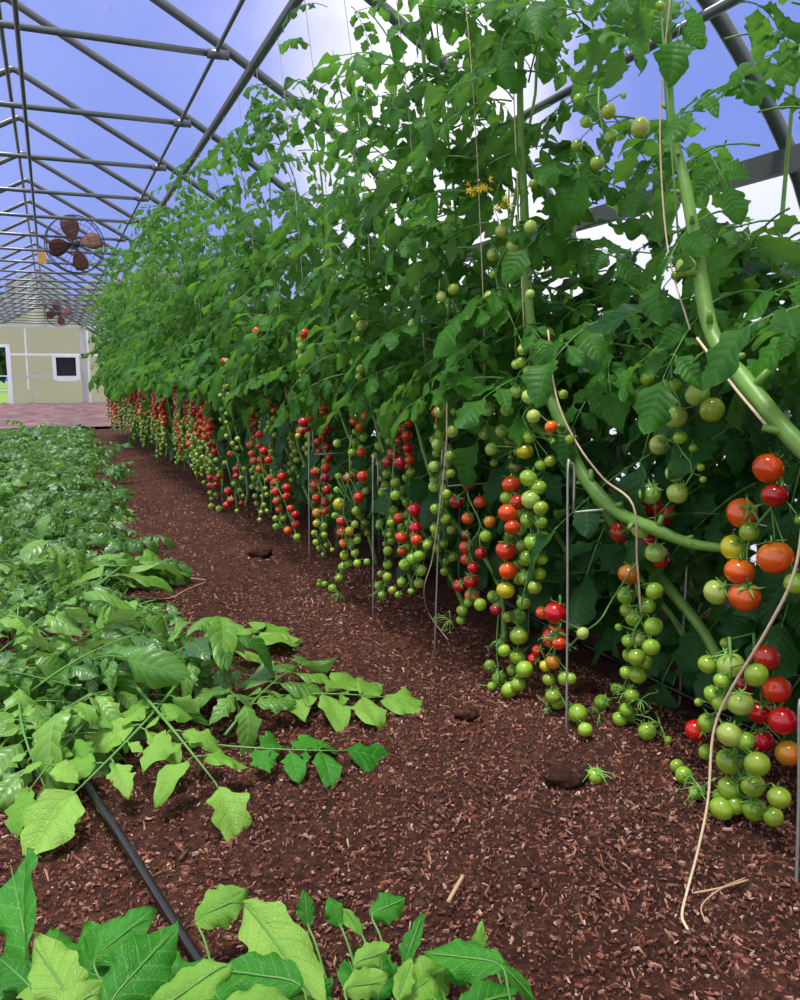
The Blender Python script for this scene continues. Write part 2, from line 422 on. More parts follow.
for i in range(7):
    mb.box((cx, YEND - 0.09, WZ0 + 0.12 + i * 0.10), (hw - 0.05, 0.035, 0.006), M=Matrix.Rotation(0.7, 3, 'X'))
mb.box((cx, YEND - 0.02, cz), (hw - 0.05, 0.006, hz_))
mb.build('louvre', DARKV, wd, smooth=False)

# the tan woven sheet at the far end
mb = MB(); rg = random.Random(5); nxs = 90; nys = 90
vv = [(-2.55 + 5.1 * i / (nxs - 1), 16.6 + 15.1 * j / (nys - 1), 0.045 + rg.uniform(0, 0.012) + 0.05 * math.exp(-((abs(math.sin(i * 0.13 + j * 0.05) + 0.6 * math.sin(j * 0.21 - i * 0.04))) / 0.12) ** 2)) for j in range(nys) for i in range(nxs)]
mb.add(vv, [(j * nxs + i, j * nxs + i + 1, (j + 1) * nxs + i + 1, (j + 1) * nxs + i) for j in range(nys - 1) for i in range(nxs - 1)])
so = mb.build('ground_sheet', SHEET); tag(so, 'wrinkled pinkish brown ground sheet spread before the end wall', 'ground sheet')
sm = so.modifiers.new('thick', 'SOLIDIFY'); sm.thickness = 0.004

# outside, seen through the door and dimly through the end wall
mb = MB(); mb.add([(-60, YEND + 0.05, -0.05), (60, YEND + 0.05, -0.05), (60, 120, 0.3), (-60, 120, 0.3)], [(0, 1, 2, 3)])
tag(mb.build('lawn', GRASS), 'bright green lawn outside beyond the door', 'grass', kind='stuff')
rg = random.Random(11)
for i, (x, y, h) in enumerate(((-9, 62, 9), (-4.3, 58, 8), (-0.5, 66, 9), (4, 60, 8), (9, 66, 10), (-17, 60, 9))):
    tr_ = empty('tree', (x, y, -0.05), 'dark green tree outside, seen through the open end door' if i == 1 else 'dark green tree dimly behind the translucent end wall', 'tree', None if i == 1 else 'trees outside behind the end wall')
    mb = MB(); mb.tube([(0, 0, 0), (0.1, 0, h * 0.3), (0, 0.1, h * 0.6)], [0.25, 0.2, 0.1]); mb.build('trunk', BARKM, tr_)
    mb = MB()
    for k in range(900):
        d = Vector((rg.gauss(0, 1), rg.gauss(0, 1), rg.gauss(0, 1))).normalized() * rg.uniform(0.5, 1) ** 0.5
        c_ = Vector((d.x * 2.8, d.y * 2.4, h * 0.47 + d.z * h * 0.47))
        a = Vector((rg.uniform(-1, 1), rg.uniform(-1, 1), rg.uniform(-1, 1))).normalized() * 0.42; b_ = a.orthogonal().normalized() * 0.32
        mb.add([c_ - a, c_ + b_, c_ + a, c_ - b_], [(0, 1, 2, 3)])
    mb.build('foliage', TREE, tr_)

# ------------------------------------------------------------------ roof frames, purlins
FY = [4.9 + 1.355 * k for k in range(-3, 20)]
full = [mir(p) for p in reversed(PROF)] + PROF[1:]
_low = catmull([(x, 0, z) for x, z in PROF[2:]], 3)
sm_bow = [Vector((-0.26 - p.x, 0, p.z)) for p in reversed(_low)] + [Vector((-0.16, 0, 3.405)), Vector((-0.13, 0, 3.415)), Vector((-0.10, 0, 3.405))] + _low
sp_ = len(PROF)
mbA = MB(); mbA.tube(sm_bow, 0.027, 10); bow_me = mbA.mesh('bow', [STEEL])
mbC = MB(); mbC.tube([(-0.26 - 0.99, -0.035, 2.76), (-0.13, -0.035, 2.75), (0.99, -0.035, 2.76)], 0.019, 8)
tie_me = mbC.mesh('tie_bar', [STEEL])
mbD = MB(); mbD.tube([(0.90, -0.035, 2.757), (1.02, -0.035, 2.762)], 0.027, 8); clamp_me = mbD.mesh('clamp', [STEEL])
mbE = MB(); mbE.tube([(-0.13, 0, 2.76), (-0.13, 0, 3.39)], 0.012, 6)
for k, y in enumerate(FY):
    lab = {0: 'nearest galvanised bow, curving down to the side wall at right', 3: 'galvanised bow whose tie bar is topmost in the photo',
           4: 'second galvanised bow with tie bar in view, counted from the top'}.get(k, 'galvanised roof bow with a level tie bar, in the receding series')
    r_ = empty('roof_bow', (0, y, 0), lab, 'greenhouse frame', 'galvanised roof bows' if k not in (0, 3, 4) else None)
    link('rafter', bow_me, r_); link('tie_bar', tie_me, r_); link('clamp', clamp_me, r_)
def purlin(x, z, r, label, y0=-1.5):
    mb = MB(); mb.tube([(x, y0, z), (x, 15, z - 0.01), (x, YEND - 0.1, z)], r, 8)
    tag(mb.build('purlin', STEEL), label, 'roof purlin')
purlin(-0.17, 3.375, 0.017, 'long ridge purlin running along the peak of the bows')
purlin(-0.05, 2.715, 0.013, 'thin long pipe slung under the middle of the tie bars')
purlin(0.955, 2.785, 0.012, 'thin purlin running past the right ends of the tie bars')
purlin(1.13, 2.690, 0.027, 'thick purlin under the rafters just right of the tie bars')
purlin(1.96, 2.12, 0.018, 'purlin high on the right side wall behind the vines')
purlin(-1.24, 2.785, 0.012, 'thin purlin past the left ends of the tie bars')

# ------------------------------------------------------------------ fans
def fan(px, py, Y, R, label):
    c_ = at(px, py, Y=Y)
    r_ = empty('circulation_fan', c_, label, 'fan')
    r_.rotation_euler = (0.06, 0, 0.15)
    mb = MB()
    for rr, yy in ((1.0, 0), (1.0, 0.14), (0.72, -0.035), (0.45, -0.055), (0.2, -0.065)):
        mb.tube([(R * rr * math.cos(a), yy, R * rr * math.sin(a)) for a in [2 * PI * i / 40 for i in range(40)]], 0.007 if rr == 1 else 0.003, 6, closed=True)
    for i in range(28):
        a = 2 * PI * i / 28
        mb.tube([(R * 0.12 * math.cos(a), -0.068, R * 0.12 * math.sin(a)), (R * 0.6 * math.cos(a), -0.045, R * 0.6 * math.sin(a)), (R * math.cos(a), 0, R * math.sin(a)), (R * math.cos(a), 0.14, R * math.sin(a))], 0.0025, 4)
    mb.build('guard', CAGE, r_)
    for i in range(4):
        a0 = 2 * PI * i / 4 + 0.25; mb = MB(); vv = []
        for j in range(7):
            rr = R * (0.14 + 0.78 * j / 6); w = 0.32 + 0.42 * math.sin(PI * min(1, j / 6 * 0.85 + 0.1))
            for k in range(5):
                a = a0 + (k / 4 - 0.5) * w * 1.35; vv.append((rr * math.cos(a), 0.05 + (k / 4 - 0.5) * 0.09, rr * math.sin(a)))
        fs = [(j * 5 + k, j * 5 + k + 1, (j + 1) * 5 + k + 1, (j + 1) * 5 + k) for j in range(6) for k in range(4)]
        mb.add(vv, fs); o_ = mb.build('blade', RUST, r_); s_ = o_.modifiers.new('t', 'SOLIDIFY'); s_.thickness = 0.004
    mb = MB(); mb.tube([(0, -0.03, 0), (0, 0.02, 0), (0, 0.14, 0), (0, 0.22, 0), (0, 0.26, 0)], [0.045, 0.055, 0.055, 0.06, 0.03], 14); mb.build('motor', CAGE, r_)
    mb = MB(); mb.tube([(0, 0.16, 0.04), (0, 0.16, R * 0.6), (0, 0.16, max(R + 0.02, 2.76 - c_.z))], 0.012, 6)
    mb.tube([(-R, 0.13, 0), (0, 0.2, 0), (R, 0.13, 0)], 0.009, 6); mb.build('bracket', CAGE, r_)
fan(76, 244, 11.3, 0.345, 'larger nearer round ceiling fan with four brown blades and wire guard')
fan(59, 313, 23.5, 0.335, 'smaller farther round ceiling fan with brown blades above the end wall')
mb = MB(); c_ = at(42, 258, Y=12.5)
mb.box((0, 0, 0), (0.055, 0.003, 0.075)); mb.tube([(0, 0, 0.07), (0.01, 0, 2.76 - c_.z)], 0.002, 4)
o_ = mb.build('sticky_card', STICKY, smooth=False); o_.location = c_; tag(o_, 'small amber sticky card hanging left of the nearer fan', 'insect trap')

# ------------------------------------------------------------------ leaf meshes
def leaflet(mb, M, L, W, nu=4, nv=11, teeth=5, amp=0.22, fold=0.25, curl=0.25, pucker=0.0, seed=0, mat=0, cup=0.0):
    rg = random.Random(seed); phx = rg.uniform(0, 6); tw = rg.uniform(-0.35, 0.35)
    vv = []; uvs = []
    for j in range(nv + 1):
        t_ = j / nv
        w = W / 2 * (max(0, math.sin(PI * t_ ** 0.72)) ** 0.75) * (1.0 if t_ < 0.999 else 0) + W * 0.02 * (1 - t_)
        for i in range(nu + 1):
            u = 2 * i / nu - 1; au = abs(u)
            pp = phx if u > 0 else phx * 1.7 + 1
            tooth = 0.5 + 0.5 * math.sin(2 * PI * teeth * 0.62 * t_ + pp) * (1.15 - t_)
            if nv >= 16: tooth += 0.07 * math.sin(2 * PI * teeth * 2.3 * t_ + pp)
            x = u * w * (1 + amp * (tooth - 0.5) * au ** 2 * 1.6)
            y = t_ * L + au * w * 0.30 * (1 - t_) - au * au * W * 0.10 * math.exp(-t_ * 8)
            z = fold * abs(x) - curl * L * t_ * t_ + 0.05 * L * math.sin(t_ * 5 + phx) * u + tw * x * t_
            z -= cup * w * au * au
            z += 0.10 * W * au ** 3 * math.sin(t_ * teeth * 1.7 + phx + (1 if u > 0 else 0))
            if pucker:
                ph = t_ * 6 - au * 1.1
                z += pucker * W * abs(math.sin(PI * ph)) * (1 - au ** 4) * min(1, au * 5) * 0.5
            vv.append(M @ Vector((x, y, z))); uvs.append((u * 0.5 + 0.5, t_))
    n = nu + 1
    mb.add(vv, [(j * n + i, j * n + i + 1, (j + 1) * n + i + 1, (j + 1) * n + i) for j in range(nv) for i in range(nu)], mat, uvs)
def frame(p, d, nrm):
    d = d.normalized(); s_ = d.cross(nrm)
    if s_.length < 1e-5: s_ = d.orthogonal()
    s_.normalize(); n = s_.cross(d)
    return Matrix(((s_.x, d.x, n.x, p.x), (s_.y, d.y, n.y, p.y), (s_.z, d.z, n.z, p.z), (0, 0, 0, 1)))
def compound(seed, L=0.32, droop=0.55, lift=0.15, hi=False, parts=False, leaf_scale=1.0, flat=False, cm=0.5):
    """rachis along +Y from the origin with paired leaflets; returns (stalk MB, [leaflet MBs])"""
    rg = random.Random(seed); st = MB()
    bend = rg.uniform(-0.25, 0.25)
    def P(t_): return Vector((bend * L * t_ * t_, L * t_, L * (lift * t_ - droop * t_ * t_)))
    st.tube([P(i / 7) for i in range(8)], [0.0035 * (1 - 0.6 * i / 7) * (L / 0.32) for i in range(8)], 5, 1)
    out = []
    specs = []
    for t_, sc in ((0.34, 0.72), (0.6, 0.95), (0.84, 0.85)):
        for s_ in (-1, 1):
            specs.append((t_ + rg.uniform(-0.03, 0.03), s_ * rg.uniform(0.85, 1.25), sc * rg.uniform(0.8, 1.1)))
    for t_ in (0.47, 0.72):
        for s_ in (-1, 1):
            if rg.random() < 0.7: specs.append((t_, s_ * 1.35, rg.uniform(0.28, 0.4)))
    specs.append((1.0, rg.uniform(-0.15, 0.15), 1.2))
    for k, (t_, th, sc) in enumerate(specs):
        p = P(t_); T = (P(min(1, t_ + 0.02)) - P(t_ - 0.02)).normalized()
        S = Vector((1, 0, 0)); S = (S - T * S.dot(T)).normalized(); Nn = S.cross(T)
        if Nn.z < 0 and not flat and T.y > 0: Nn = -Nn
        d = (T * math.cos(th) + S * math.sin(th)); d.z -= rg.uniform(0.05, 0.5) * (0.2 if flat else 1)
        nn = Nn + Vector((rg.uniform(-0.4, 0.4), rg.uniform(-0.4, 0.4), 0))
        l_ = 0.30 * L * sc * leaf_scale; pet = 0.05 * L * (1 if sc > 0.5 else 0.4)
        d.normalize()
        st.tube([p, p + d * pet * 0.5 + Vector((0, 0, 0.002)), p + d * pet], 0.0014 * (L / 0.32), 4, 1)
        mb = MB() if parts else None
        tgt = mb if parts else st
        leaflet(tgt, frame(p + d * pet, d, nn), l_, l_ * rg.uniform(0.55, 0.78), nu=8 if hi else 4, nv=26 if hi else (11 if sc > 0.5 else 6), teeth=5 if sc > 0.5 else 3,
                amp=rg.uniform(0.1, 0.42), fold=rg.uniform(-0.05, 0.45), curl=rg.uniform(0.05, cm), pucker=0.05 if hi else 0.0, cup=rg.uniform(0, 0.7), seed=seed * 31 + k)
        if parts: out.append(mb)
    return st, out
VINE = []
for s_ in range(14):
    st, _ = compound(100 + s_, L=0.34, droop=random.Random(s_).uniform(0.3, 0.9), lift=random.Random(s_ + 50).uniform(0.0, 0.5), leaf_scale=1.12)
    VINE.append(st)
VINE_ME = [x.mesh('leaf', [LEAF, PETI]) for x in VINE]
REAR_ME = [x.mesh('leaf', [REAR, PETI]) for x in VINE[:8]]
HI_ME = []
for s_ in range(8):
    st, _ = compound(300 + s_, L=0.34, droop=random.Random(s_ + 9).uniform(0.3, 0.8), lift=random.Random(s_ + 50).uniform(0.0, 0.5), leaf_scale=1.15, hi=True)
    HI_ME.append(st.mesh('leaf', [LEAF, PETI]))

# ------------------------------------------------------------------ tomato meshes
def tomato_mesh(col, seg=20, rings=14, calyx=True):
    mb = MB(); vv = [(0, 0, 0.80)]
    for j in range(1, rings):
        a = PI * j / rings
        for i in range(seg):
            b_ = 2 * PI * i / seg
            rr = math.sin(a) * (1 + 0.012 * math.cos(5 * b_))
            z = math.cos(a) * 0.93 - 0.12 * math.exp(-(math.sin(a) / 0.22) ** 2) * (1 if a < 1 else 0)
            vv.append((rr * math.cos(b_), rr * math.sin(b_), z))
    vv.append((0, 0, -0.93)); n = len(vv) - 1
    ff = [(0, 1 + i, 1 + (i + 1) % seg) for i in range(seg)]
    for j in range(rings - 2):
        for i in range(seg):
            k = 1 + j * seg; l = (i + 1) % seg
            ff.append((k + i, k + seg + i, k + seg + l, k + l))
    k = 1 + (rings - 2) * seg
    ff += [(k + (i + 1) % seg, k + i, n) for i in range(seg)]
    mb.add(vv, ff, 0)
    if calyx:
        for s_ in range(5):
            a = 2 * PI * s_ / 5 + 0.2; ca, sa = math.cos(a), math.sin(a)
            pr = []
            for j, (rr, z, w) in enumerate(((0.05, 0.84, 0.09), (0.35, 0.93, 0.13), (0.65, 0.88, 0.08), (0.95, 0.86 + 0.2 * (s_ % 2), 0.01))):
                for q in (-1, 0, 1):
                    pr.append((ca * rr - sa * w * q, sa * rr + ca * w * q, z + (0.03 if q == 0 else 0)))
            mb.add(pr, [(j * 3 + q, j * 3 + q + 1, (j + 1) * 3 + q + 1, (j + 1) * 3 + q) for j in range(3) for q in range(2)], 1)
        mb.tube([(0, 0, 0.8), (0.02, 0, 1.0), (0.05, 0, 1.25)], [0.07, 0.06, 0.05], 6, 1)
    return mb
TOM = {k: tomato_mesh(k).mesh('tomato', [v, CALYX]) for k, v in FR.items()}
TOML = {k: tomato_mesh(k, 12, 8, False).mesh('tomato', [v]) for k, v in FR.items()}

# ------------------------------------------------------------------ fruit trusses read from the photo: (x, y, r, colour) in the zoomed crop
def conv(ox, oy, s_, lst):
    return [(ox + a / s_, oy + b_ / s_, r / s_, c) for a, b_, r, c in lst]
Z5 = (280, 340, 3.335); Z6 = (420, 330, 2.44); Z7 = (580, 340, 3.332); Z8 = (540, 560, 2.777); Z4 = (90, 280, 3.333)
TR = []
def T(X, zone, lst, jit=0.04): TR.append((X, conv(*zone, lst), jit))
T(1.36, Z8, [(529, 292, 38, 'p'), (465, 290, 27, 'g'), (601, 319, 34, 'g'), (556, 397, 38, 'p'), (526, 485, 36, 'p'), (466, 452, 28, 'g'), (570, 503, 28, 'g'), (526, 560, 37, 'g'),
             (603, 567, 36, 'g'), (462, 533, 22, 'g'), (526, 633, 33, 'g'), (592, 627, 34, 'g'), (505, 690, 34, 'g'), (594, 692, 33, 'g'), (664, 660, 32, 'g'), (648, 713, 28, 'g'),
             (540, 680, 28, 'g'), (500, 725, 25, 'g'), (478, 372, 24, 'g'), (500, 395, 25, 'g'), (503, 335, 22, 'g'), (375, 672, 20, 'g'), (393, 715, 24, 'g'), (426, 774, 20, 'g'), (440, 395, 12, 'g')])
T(1.44, Z8, [(515, 232, 16, 'g'), (629, 272, 36, 'd'), (658, 361, 40, 'r'), (610, 420, 37, 'r'), (673, 447, 40, 'r'), (617, 502, 33, 'r'), (689, 536, 36, 't'), (432, 473, 30, 'r'), (570, 345, 25, 'd')])
T(1.40, Z7, [(628, 428, 53, 'r'), (648, 518, 44, 'd'), (540, 577, 52, 'o'), (651, 725, 60, 'o'), (532, 770, 50, 'o'), (548, 853, 54, 'o'), (512, 692, 45, 'y'), (453, 841, 43, 'p'), (564, 640, 33, 'g'), (720, 810, 40, 'g'), (730, 600, 16, 'g')])
T(1.42, Z7, [(233, 512, 38, 'p'), (202, 629, 35, 'p'), (252, 708, 36, 'p'), (324, 512, 36, 'p'), (315, 445, 32, 'p'), (265, 350, 35, 'p'), (316, 253, 42, 'p'), (392, 181, 42, 'p'), (440, 233, 42, 'g'),
             (265, 213, 30, 'g'), (312, 155, 28, 'g'), (228, 128, 27, 'g'), (334, 325, 24, 'g'), (377, 360, 14, 'g'), (403, 425, 14, 'g'), (410, 465, 12, 'g')])
T(1.46, Z7, [(135, 640, 38, 'd'), (205, 555, 38, 'd'), (250, 560, 30, 'd'), (265, 600, 38, 'd'), (270, 735, 28, 'd'), (175, 535, 26, 'd'), (232, 665, 26, 'd'), (290, 580, 28, 'd')])
T(1.42, Z8, [(247, 40, 31, 't'), (240, 98, 27, 'g'), (318, 86, 25, 'g'), (300, 127, 23, 'g'), (242, 140, 21, 'g'), (262, 160, 26, 'g'), (315, 185, 27, 'g'), (273, 218, 24, 'p'), (245, 225, 19, 'g'), (309, 242, 25, 'g'),
             (268, 270, 25, 'g'), (248, 265, 20, 'g'), (290, 285, 23, 'g'), (238, 313, 19, 'g'), (272, 320, 25, 'g'), (210, 357, 15, 'g'), (255, 375, 22, 'g'), (240, 415, 20, 'g'), (245, 450, 24, 'g'),
             (220, 492, 22, 'g'), (295, 530, 26, 'g'), (170, 450, 22, 'g'), (300, 490, 16, 'g'), (355, 500, 12, 'g'), (218, 187, 11, 'g')])
T(1.30, Z6, [(397, 740, 16, 'p'), (330, 690, 28, 'r'), (327, 750, 30, 'r'), (298, 690, 16, 'r'), (288, 782, 15, 'r'), (278, 803, 15, 'r'), (340, 765, 18, 'o'), (325, 810, 19, 't'), (315, 853, 17, 'g'), (325, 893, 20, 'g'), (355, 850, 19, 'g'),
             (385, 935, 24, 'g'), (337, 940, 19, 'g'), (403, 975, 18, 'g'), (305, 820, 14, 'y'), (368, 850, 14, 'g')])
T(1.27, Z6, [(222, 378, 23, 'r'), (213, 447, 24, 'r'), (225, 482, 20, 'd'), (238, 420, 20, 'd'), (210, 537, 26, 'r'), (215, 587, 23, 'o'), (209, 635, 23, 'y'), (210, 410, 16, 'g'), (178, 650, 15, 'g'), (185, 682, 15, 'd'),
             (205, 782, 16, 'g'), (171, 819, 15, 'g'), (218, 892, 21, 'g'), (192, 900, 18, 'g'), (175, 885, 12, 'g')])
T(1.30, Z6, [(265, 362, 23, 'g'), (270, 414, 24, 'p'), (290, 385, 20, 'g'), (295, 435, 19, 'g'), (263, 465, 20, 'g'), (295, 470, 16, 'g'), (275, 518, 22, 'g'), (300, 505, 15, 'g'), (262, 557, 20, 'g'), (298, 560, 15, 'g'),
             (257, 603, 20, 'g'), (280, 628, 18, 'g'), (253, 665, 18, 'g'), (292, 595, 16, 'g'), (240, 700, 20, 'g'), (242, 746, 24, 'g'), (238, 798, 20, 'g'), (255, 828, 22, 'g'), (240, 865, 20, 'g'), (214, 700, 14, 'g'), (225, 830, 14, 'g')])
T(1.30, Z6, [(310, 65, 18, 'p'), (247, 80, 14, 'g'), (255, 45, 14, 'g'), (266, 100, 16, 'g'), (200, 133, 17, 'p'), (235, 150, 17, 'p'), (265, 163, 18, 'p'), (166, 194, 18, 'p'), (213, 195, 18, 'p'), (277, 211, 18, 'p'),
             (158, 252, 17, 'p'), (200, 247, 17, 'p'), (174, 291, 16, 'p'), (256, 296, 22, 'y'), (320, 237, 16, 'o'), (268, 262, 16, 'g'), (330, 276, 13, 'g'), (365, 267, 12, 'g'), (318, 320, 15, 'g'), (295, 330, 15, 'g'), (350, 157, 12, 'g'), (180, 325, 10, 'g')])
T(1.26, Z6, [(118, 378, 16, 'd'), (90, 418, 18, 'd'), (146, 420, 16, 'd'), (117, 460, 16, 'o'), (110, 530, 15, 'r'), (148, 545, 15, 'd'), (170, 468, 15, 't'), (160, 503, 15, 'g'), (112, 560, 14, 'r'), (130, 580, 15, 'r'),
             (125, 612, 20, 'r'), (95, 624, 16, 'r'), (127, 648, 19, 'o'), (147, 670, 16, 'g'), (103, 685, 15, 'g'), (118, 665, 12, 'g'), (100, 708, 12, 'g'), (112, 500, 12, 'd')])
T(1.22, Z6, [(47, 200, 15, 'p'), (78, 248, 16, 'p'), (43, 280, 16, 'p'), (75, 305, 16, 'p'), (35, 333, 15, 'p'), (75, 350, 12, 'g'), (35, 382, 15, 'p'), (65, 400, 12, 'g'), (38, 437, 14, 'g'), (62, 462, 14, 'g'), (38, 485, 14, 'g'),
             (20, 520, 12, 'g'), (5, 550, 10, 'g'), (5, 585, 12, 'g'), (55, 160, 9, 'g'), (82, 200, 9, 'g')])
T(1.20, Z5, [(380, 380, 22, 'd'), (360, 405, 20, 'd'), (400, 410, 20, 'd'), (355, 447, 14, 'g'), (385, 475, 18, 'g'), (340, 510, 14, 'g'), (385, 518, 18, 'g'), (378, 570, 18, 'g'), (360, 703, 17, 'g'), (360, 750, 17, 'g'),
             (358, 790, 16, 'g'), (330, 820, 16, 'g'), (375, 835, 15, 'g'), (340, 850, 14, 'g'), (330, 620, 12, 'g'), (365, 650, 12, 'g'), (335, 780, 12, 'g'), (370, 610, 14, 'g')])
T(1.18, Z5, [(397, 593, 19, 'r'), (448, 567, 23, 'r'), (452, 627, 23, 'r'), (405, 658, 22, 'r'), (455, 668, 20, 'o'), (408, 703, 18, 'o'), (415, 750, 20, 'g'), (440, 730, 20, 'g'), (463, 720, 20, 'g'), (471, 770, 19, 'g'), (463, 812, 18, 'g'),
             (405, 808, 16, 'g'), (437, 838, 12, 'g'), (490, 685, 15, 'g'), (395, 850, 13, 'g')])
T(1.17, Z5, [(190, 345, 14, 'p'), (240, 376, 14, 'g'), (270, 375, 16, 'r'), (228, 460, 18, 'r'), (275, 455, 19, 'r'), (263, 525, 19, 'r'), (198, 547, 21, 'y'), (255, 570, 17, 'g'), (190, 500, 12, 'g'), (195, 455, 12, 'g'), (205, 605, 18, 'r'),
             (205, 643, 17, 'r'), (232, 637, 16, 'y'), (212, 678, 16, 'o'), (235, 680, 17, 'p'), (215, 718, 16, 'y'), (250, 712, 14, 'g'), (210, 758, 17, 'g'), (230, 745, 14, 'g'), (197, 795, 15, 'g'), (175, 828, 16, 'g'), (150, 830, 12, 'g'),
             (130, 855, 8, 'g'), (133, 875, 8, 'g'), (258, 745, 14, 'g'), (290, 740, 12, 'g'), (258, 668, 14, 'g'), (250, 615, 14, 'p'), (183, 586, 12, 'g')])
T(1.16, Z5, [(118, 440, 17, 'r'), (152, 428, 17, 'd'), (150, 460, 16, 'd'), (120, 483, 17, 'r'), (155, 500, 16, 'd'), (122, 528, 16, 'r'), (150, 545, 14, 'd'), (123, 577, 16, 'o'), (150, 572, 12, 'o'), (123, 612, 14, 'y'), (115, 645, 12, 'g'), (148, 620, 12, 'g'),
             (120, 675, 12, 'g'), (148, 650, 12, 'g'), (130, 695, 10, 'g'), (155, 685, 10, 'g'), (145, 715, 9, 'g'), (175, 700, 9, 'g')])
T(1.12, Z5, [(78, 275, 18, 'r'), (70, 305, 17, 'r'), (60, 320, 10, 'y'), (92, 295, 12, 'd')])
T(1.12, Z4, [(640, 655, 17, 'r'), (617, 675, 16, 'r'), (655, 693, 16, 'r'), (620, 705, 16, 'r'), (655, 722, 15, 'r'), (623, 738, 15, 'r'), (685, 783, 14, 'r'), (685, 815, 14, 'r'), (668, 762, 13, 'r'), (660, 835, 15, 'o'), (690, 858, 14, 'g'),
             (630, 765, 12, 'o'), (620, 795, 12, 'g'), (620, 822, 12, 'g'), (645, 795, 10, 'g'), (600, 660, 12, 'r')])
T(1.11, Z4, [(565, 515, 14, 'r'), (535, 550, 14, 'r'), (565, 555, 13, 'd'), (540, 580, 14, 'r'), (580, 570, 14, 'r'), (595, 600, 13, 'r'), (545, 603, 13, 'r'), (570, 600, 13, 'd'), (565, 628, 13, 'o'), (540, 635, 10, 'g'),
             (545, 660, 10, 'g'), (570, 655, 9, 'g'), (590, 665, 9, 'g'), (540, 690, 10, 'g'), (560, 695, 9, 'p'), (585, 695, 9, 'g'), (550, 720, 9, 'g'), (575, 720, 9, 'p'), (590, 715, 9, 'g'), (555, 745, 9, 'g'), (580, 750, 9, 'g'), (570, 775, 9, 'g'), (590, 770, 8, 'g'), (565, 800, 8, 'g')])
T(1.09, Z4, [(468, 580, 12, 'r'), (488, 630, 12, 'r'), (487, 655, 12, 'd'), (460, 705, 14, 'r'), (470, 735, 14, 'r'), (455, 750, 12, 'r'), (480, 680, 10, 'g'), (500, 700, 9, 'g'), (435, 640, 9, 'g'), (430, 773, 11, 'y'), (405, 778, 10, 'y'),
             (505, 745, 10, 'd'), (505, 660, 9, 'g'), (515, 630, 9, 'g'), (450, 610, 9, 'g'), (490, 770, 8, 'g'), (510, 720, 8, 'g')])
T(1.07, Z4, [(400, 490, 15, 'r'), (385, 525, 12, 'r'), (410, 550, 12, 'r'), (400, 548, 11, 'd'), (415, 572, 11, 'r'), (395, 575, 10, 'r'), (380, 495, 10, 'r'), (400, 660, 11, 'r'), (420, 665, 12, 'r'), (430, 655, 10, 'd'), (400, 685, 11, 'r'), (418, 683, 11, 'r'),
             (400, 600, 9, 'g'), (420, 600, 9, 'g'), (400, 710, 9, 'g'), (420, 715, 9, 'g'), (405, 730, 8, 'g'), (385, 620, 8, 'g'), (425, 630, 8, 'g')])
T(1.05, Z4, [(330, 522, 12, 'r'), (345, 545, 11, 'r'), (330, 548, 11, 'r'), (350, 525, 9, 'd'), (325, 570, 9, 'g'), (345, 580, 9, 'g'), (350, 600, 9, 'g'), (340, 620, 8, 'g'), (360, 610, 8, 'g'), (320, 590, 8, 'g'), (375, 590, 8, 'p'), (372, 560, 8, 'g')])
T(1.00, Z4, [(455, 270, 9, 'p'), (458, 290, 9, 'p'), (438, 325, 9, 'p'), (457, 355, 9, 'g'), (435, 385, 8, 'p'), (455, 402, 9, 'g'), (440, 430, 8, 'p'), (457, 445, 9, 'g'), (437, 465, 8, 'p'), (455, 475, 8, 'g'), (492, 530, 9, 'p'), (455, 520, 9, 'p'), (490, 560, 9, 'g'), (475, 545, 9, 'p'), (445, 495, 8, 'g')])
T(1.34, (500, 0, 2.667), [(374, 340, 27, 'p'), (290, 298, 20, 'g'), (210, 264, 14, 'g'), (229, 326, 16, 'g'), (260, 435, 20, 'g'), (205, 388, 16, 'g'), (296, 365, 20, 'g'), (330, 255, 8, 'g')])
T(1.30, (500, 0, 2.667), [(37, 655, 18, 'p'), (10, 618, 16, 'p'), (80, 605, 17, 'p'), (88, 490, 12, 'g'), (55, 700, 14, 'p')])
T(1.30, (320, 120, 3.333), [(607, 370, 24, 'p'), (702, 355, 22, 'p'), (645, 418, 24, 'p'), (577, 450, 22, 'p'), (567, 590, 22, 'p'), (600, 590, 20, 'g'), (677, 765, 20, 'p'), (655, 815, 18, 'p'), (578, 515, 16, 'g'), (700, 580, 16, 'p')])
T(1.2, (320, 120, 3.333), [(310, 680, 18, 'p'), (405, 590, 18, 'p'), (445, 565, 20, 'g'), (345, 590, 10, 'g')])
T(1.33, (500, 0, 2.667), [(495, 710, 27, 'p'), (470, 735, 14, 'g'), (428, 15, 14, 'g')])

# ------------------------------------------------------------------ the front row of plants
def row_x(y): return 1.33 - 0.022 * max(0, y - 1)
rp = random.Random(21)
plants = []
NEAR_LAB = ['tomato plant nearest the camera, big orange and red fruit over a green bunch',
            'tomato plant with thick pale arching stem and long green bunch, second from right',
            'tomato plant in row with red tomatoes beside a tall green bunch, behind the tallest hoop',
            'tomato plant with a dark red bunch just right of the twine wrapped hoop',
            'tomato plant whose tall pale green bunch climbs beside the twine wrapped hoop',
            'tomato plant with red and orange fruit right of the thin second hoop',
            'tomato plant with a drooping green bunch tip touching soil, left of the thin hoop',
            'tomato plant behind the leftmost large wire hoop, deep red bunch above small green fruit']
ys_pl = []; y = 1.0
while y < 15.2:
    ys_pl.append(y); y += 0.46
for i, y in enumerate(ys_pl):
    lab = NEAR_LAB[i] if i < len(NEAR_LAB) else ('tomato plant in the middle of the long row, leafy above hanging bunches' if y < 9 else 'distant tomato plant in the receding row near the far end')
    grp = None if i < len(NEAR_LAB) else ('middle plants of the tomato row' if y < 9 else 'far plants of the tomato row')
    r_ = empty('tomato_plant', (row_x(y), y, 0.0), lab, 'tomato plant', grp)
    plants.append((y, r_))
def local(r_, p): return Vector(p) - r_.location

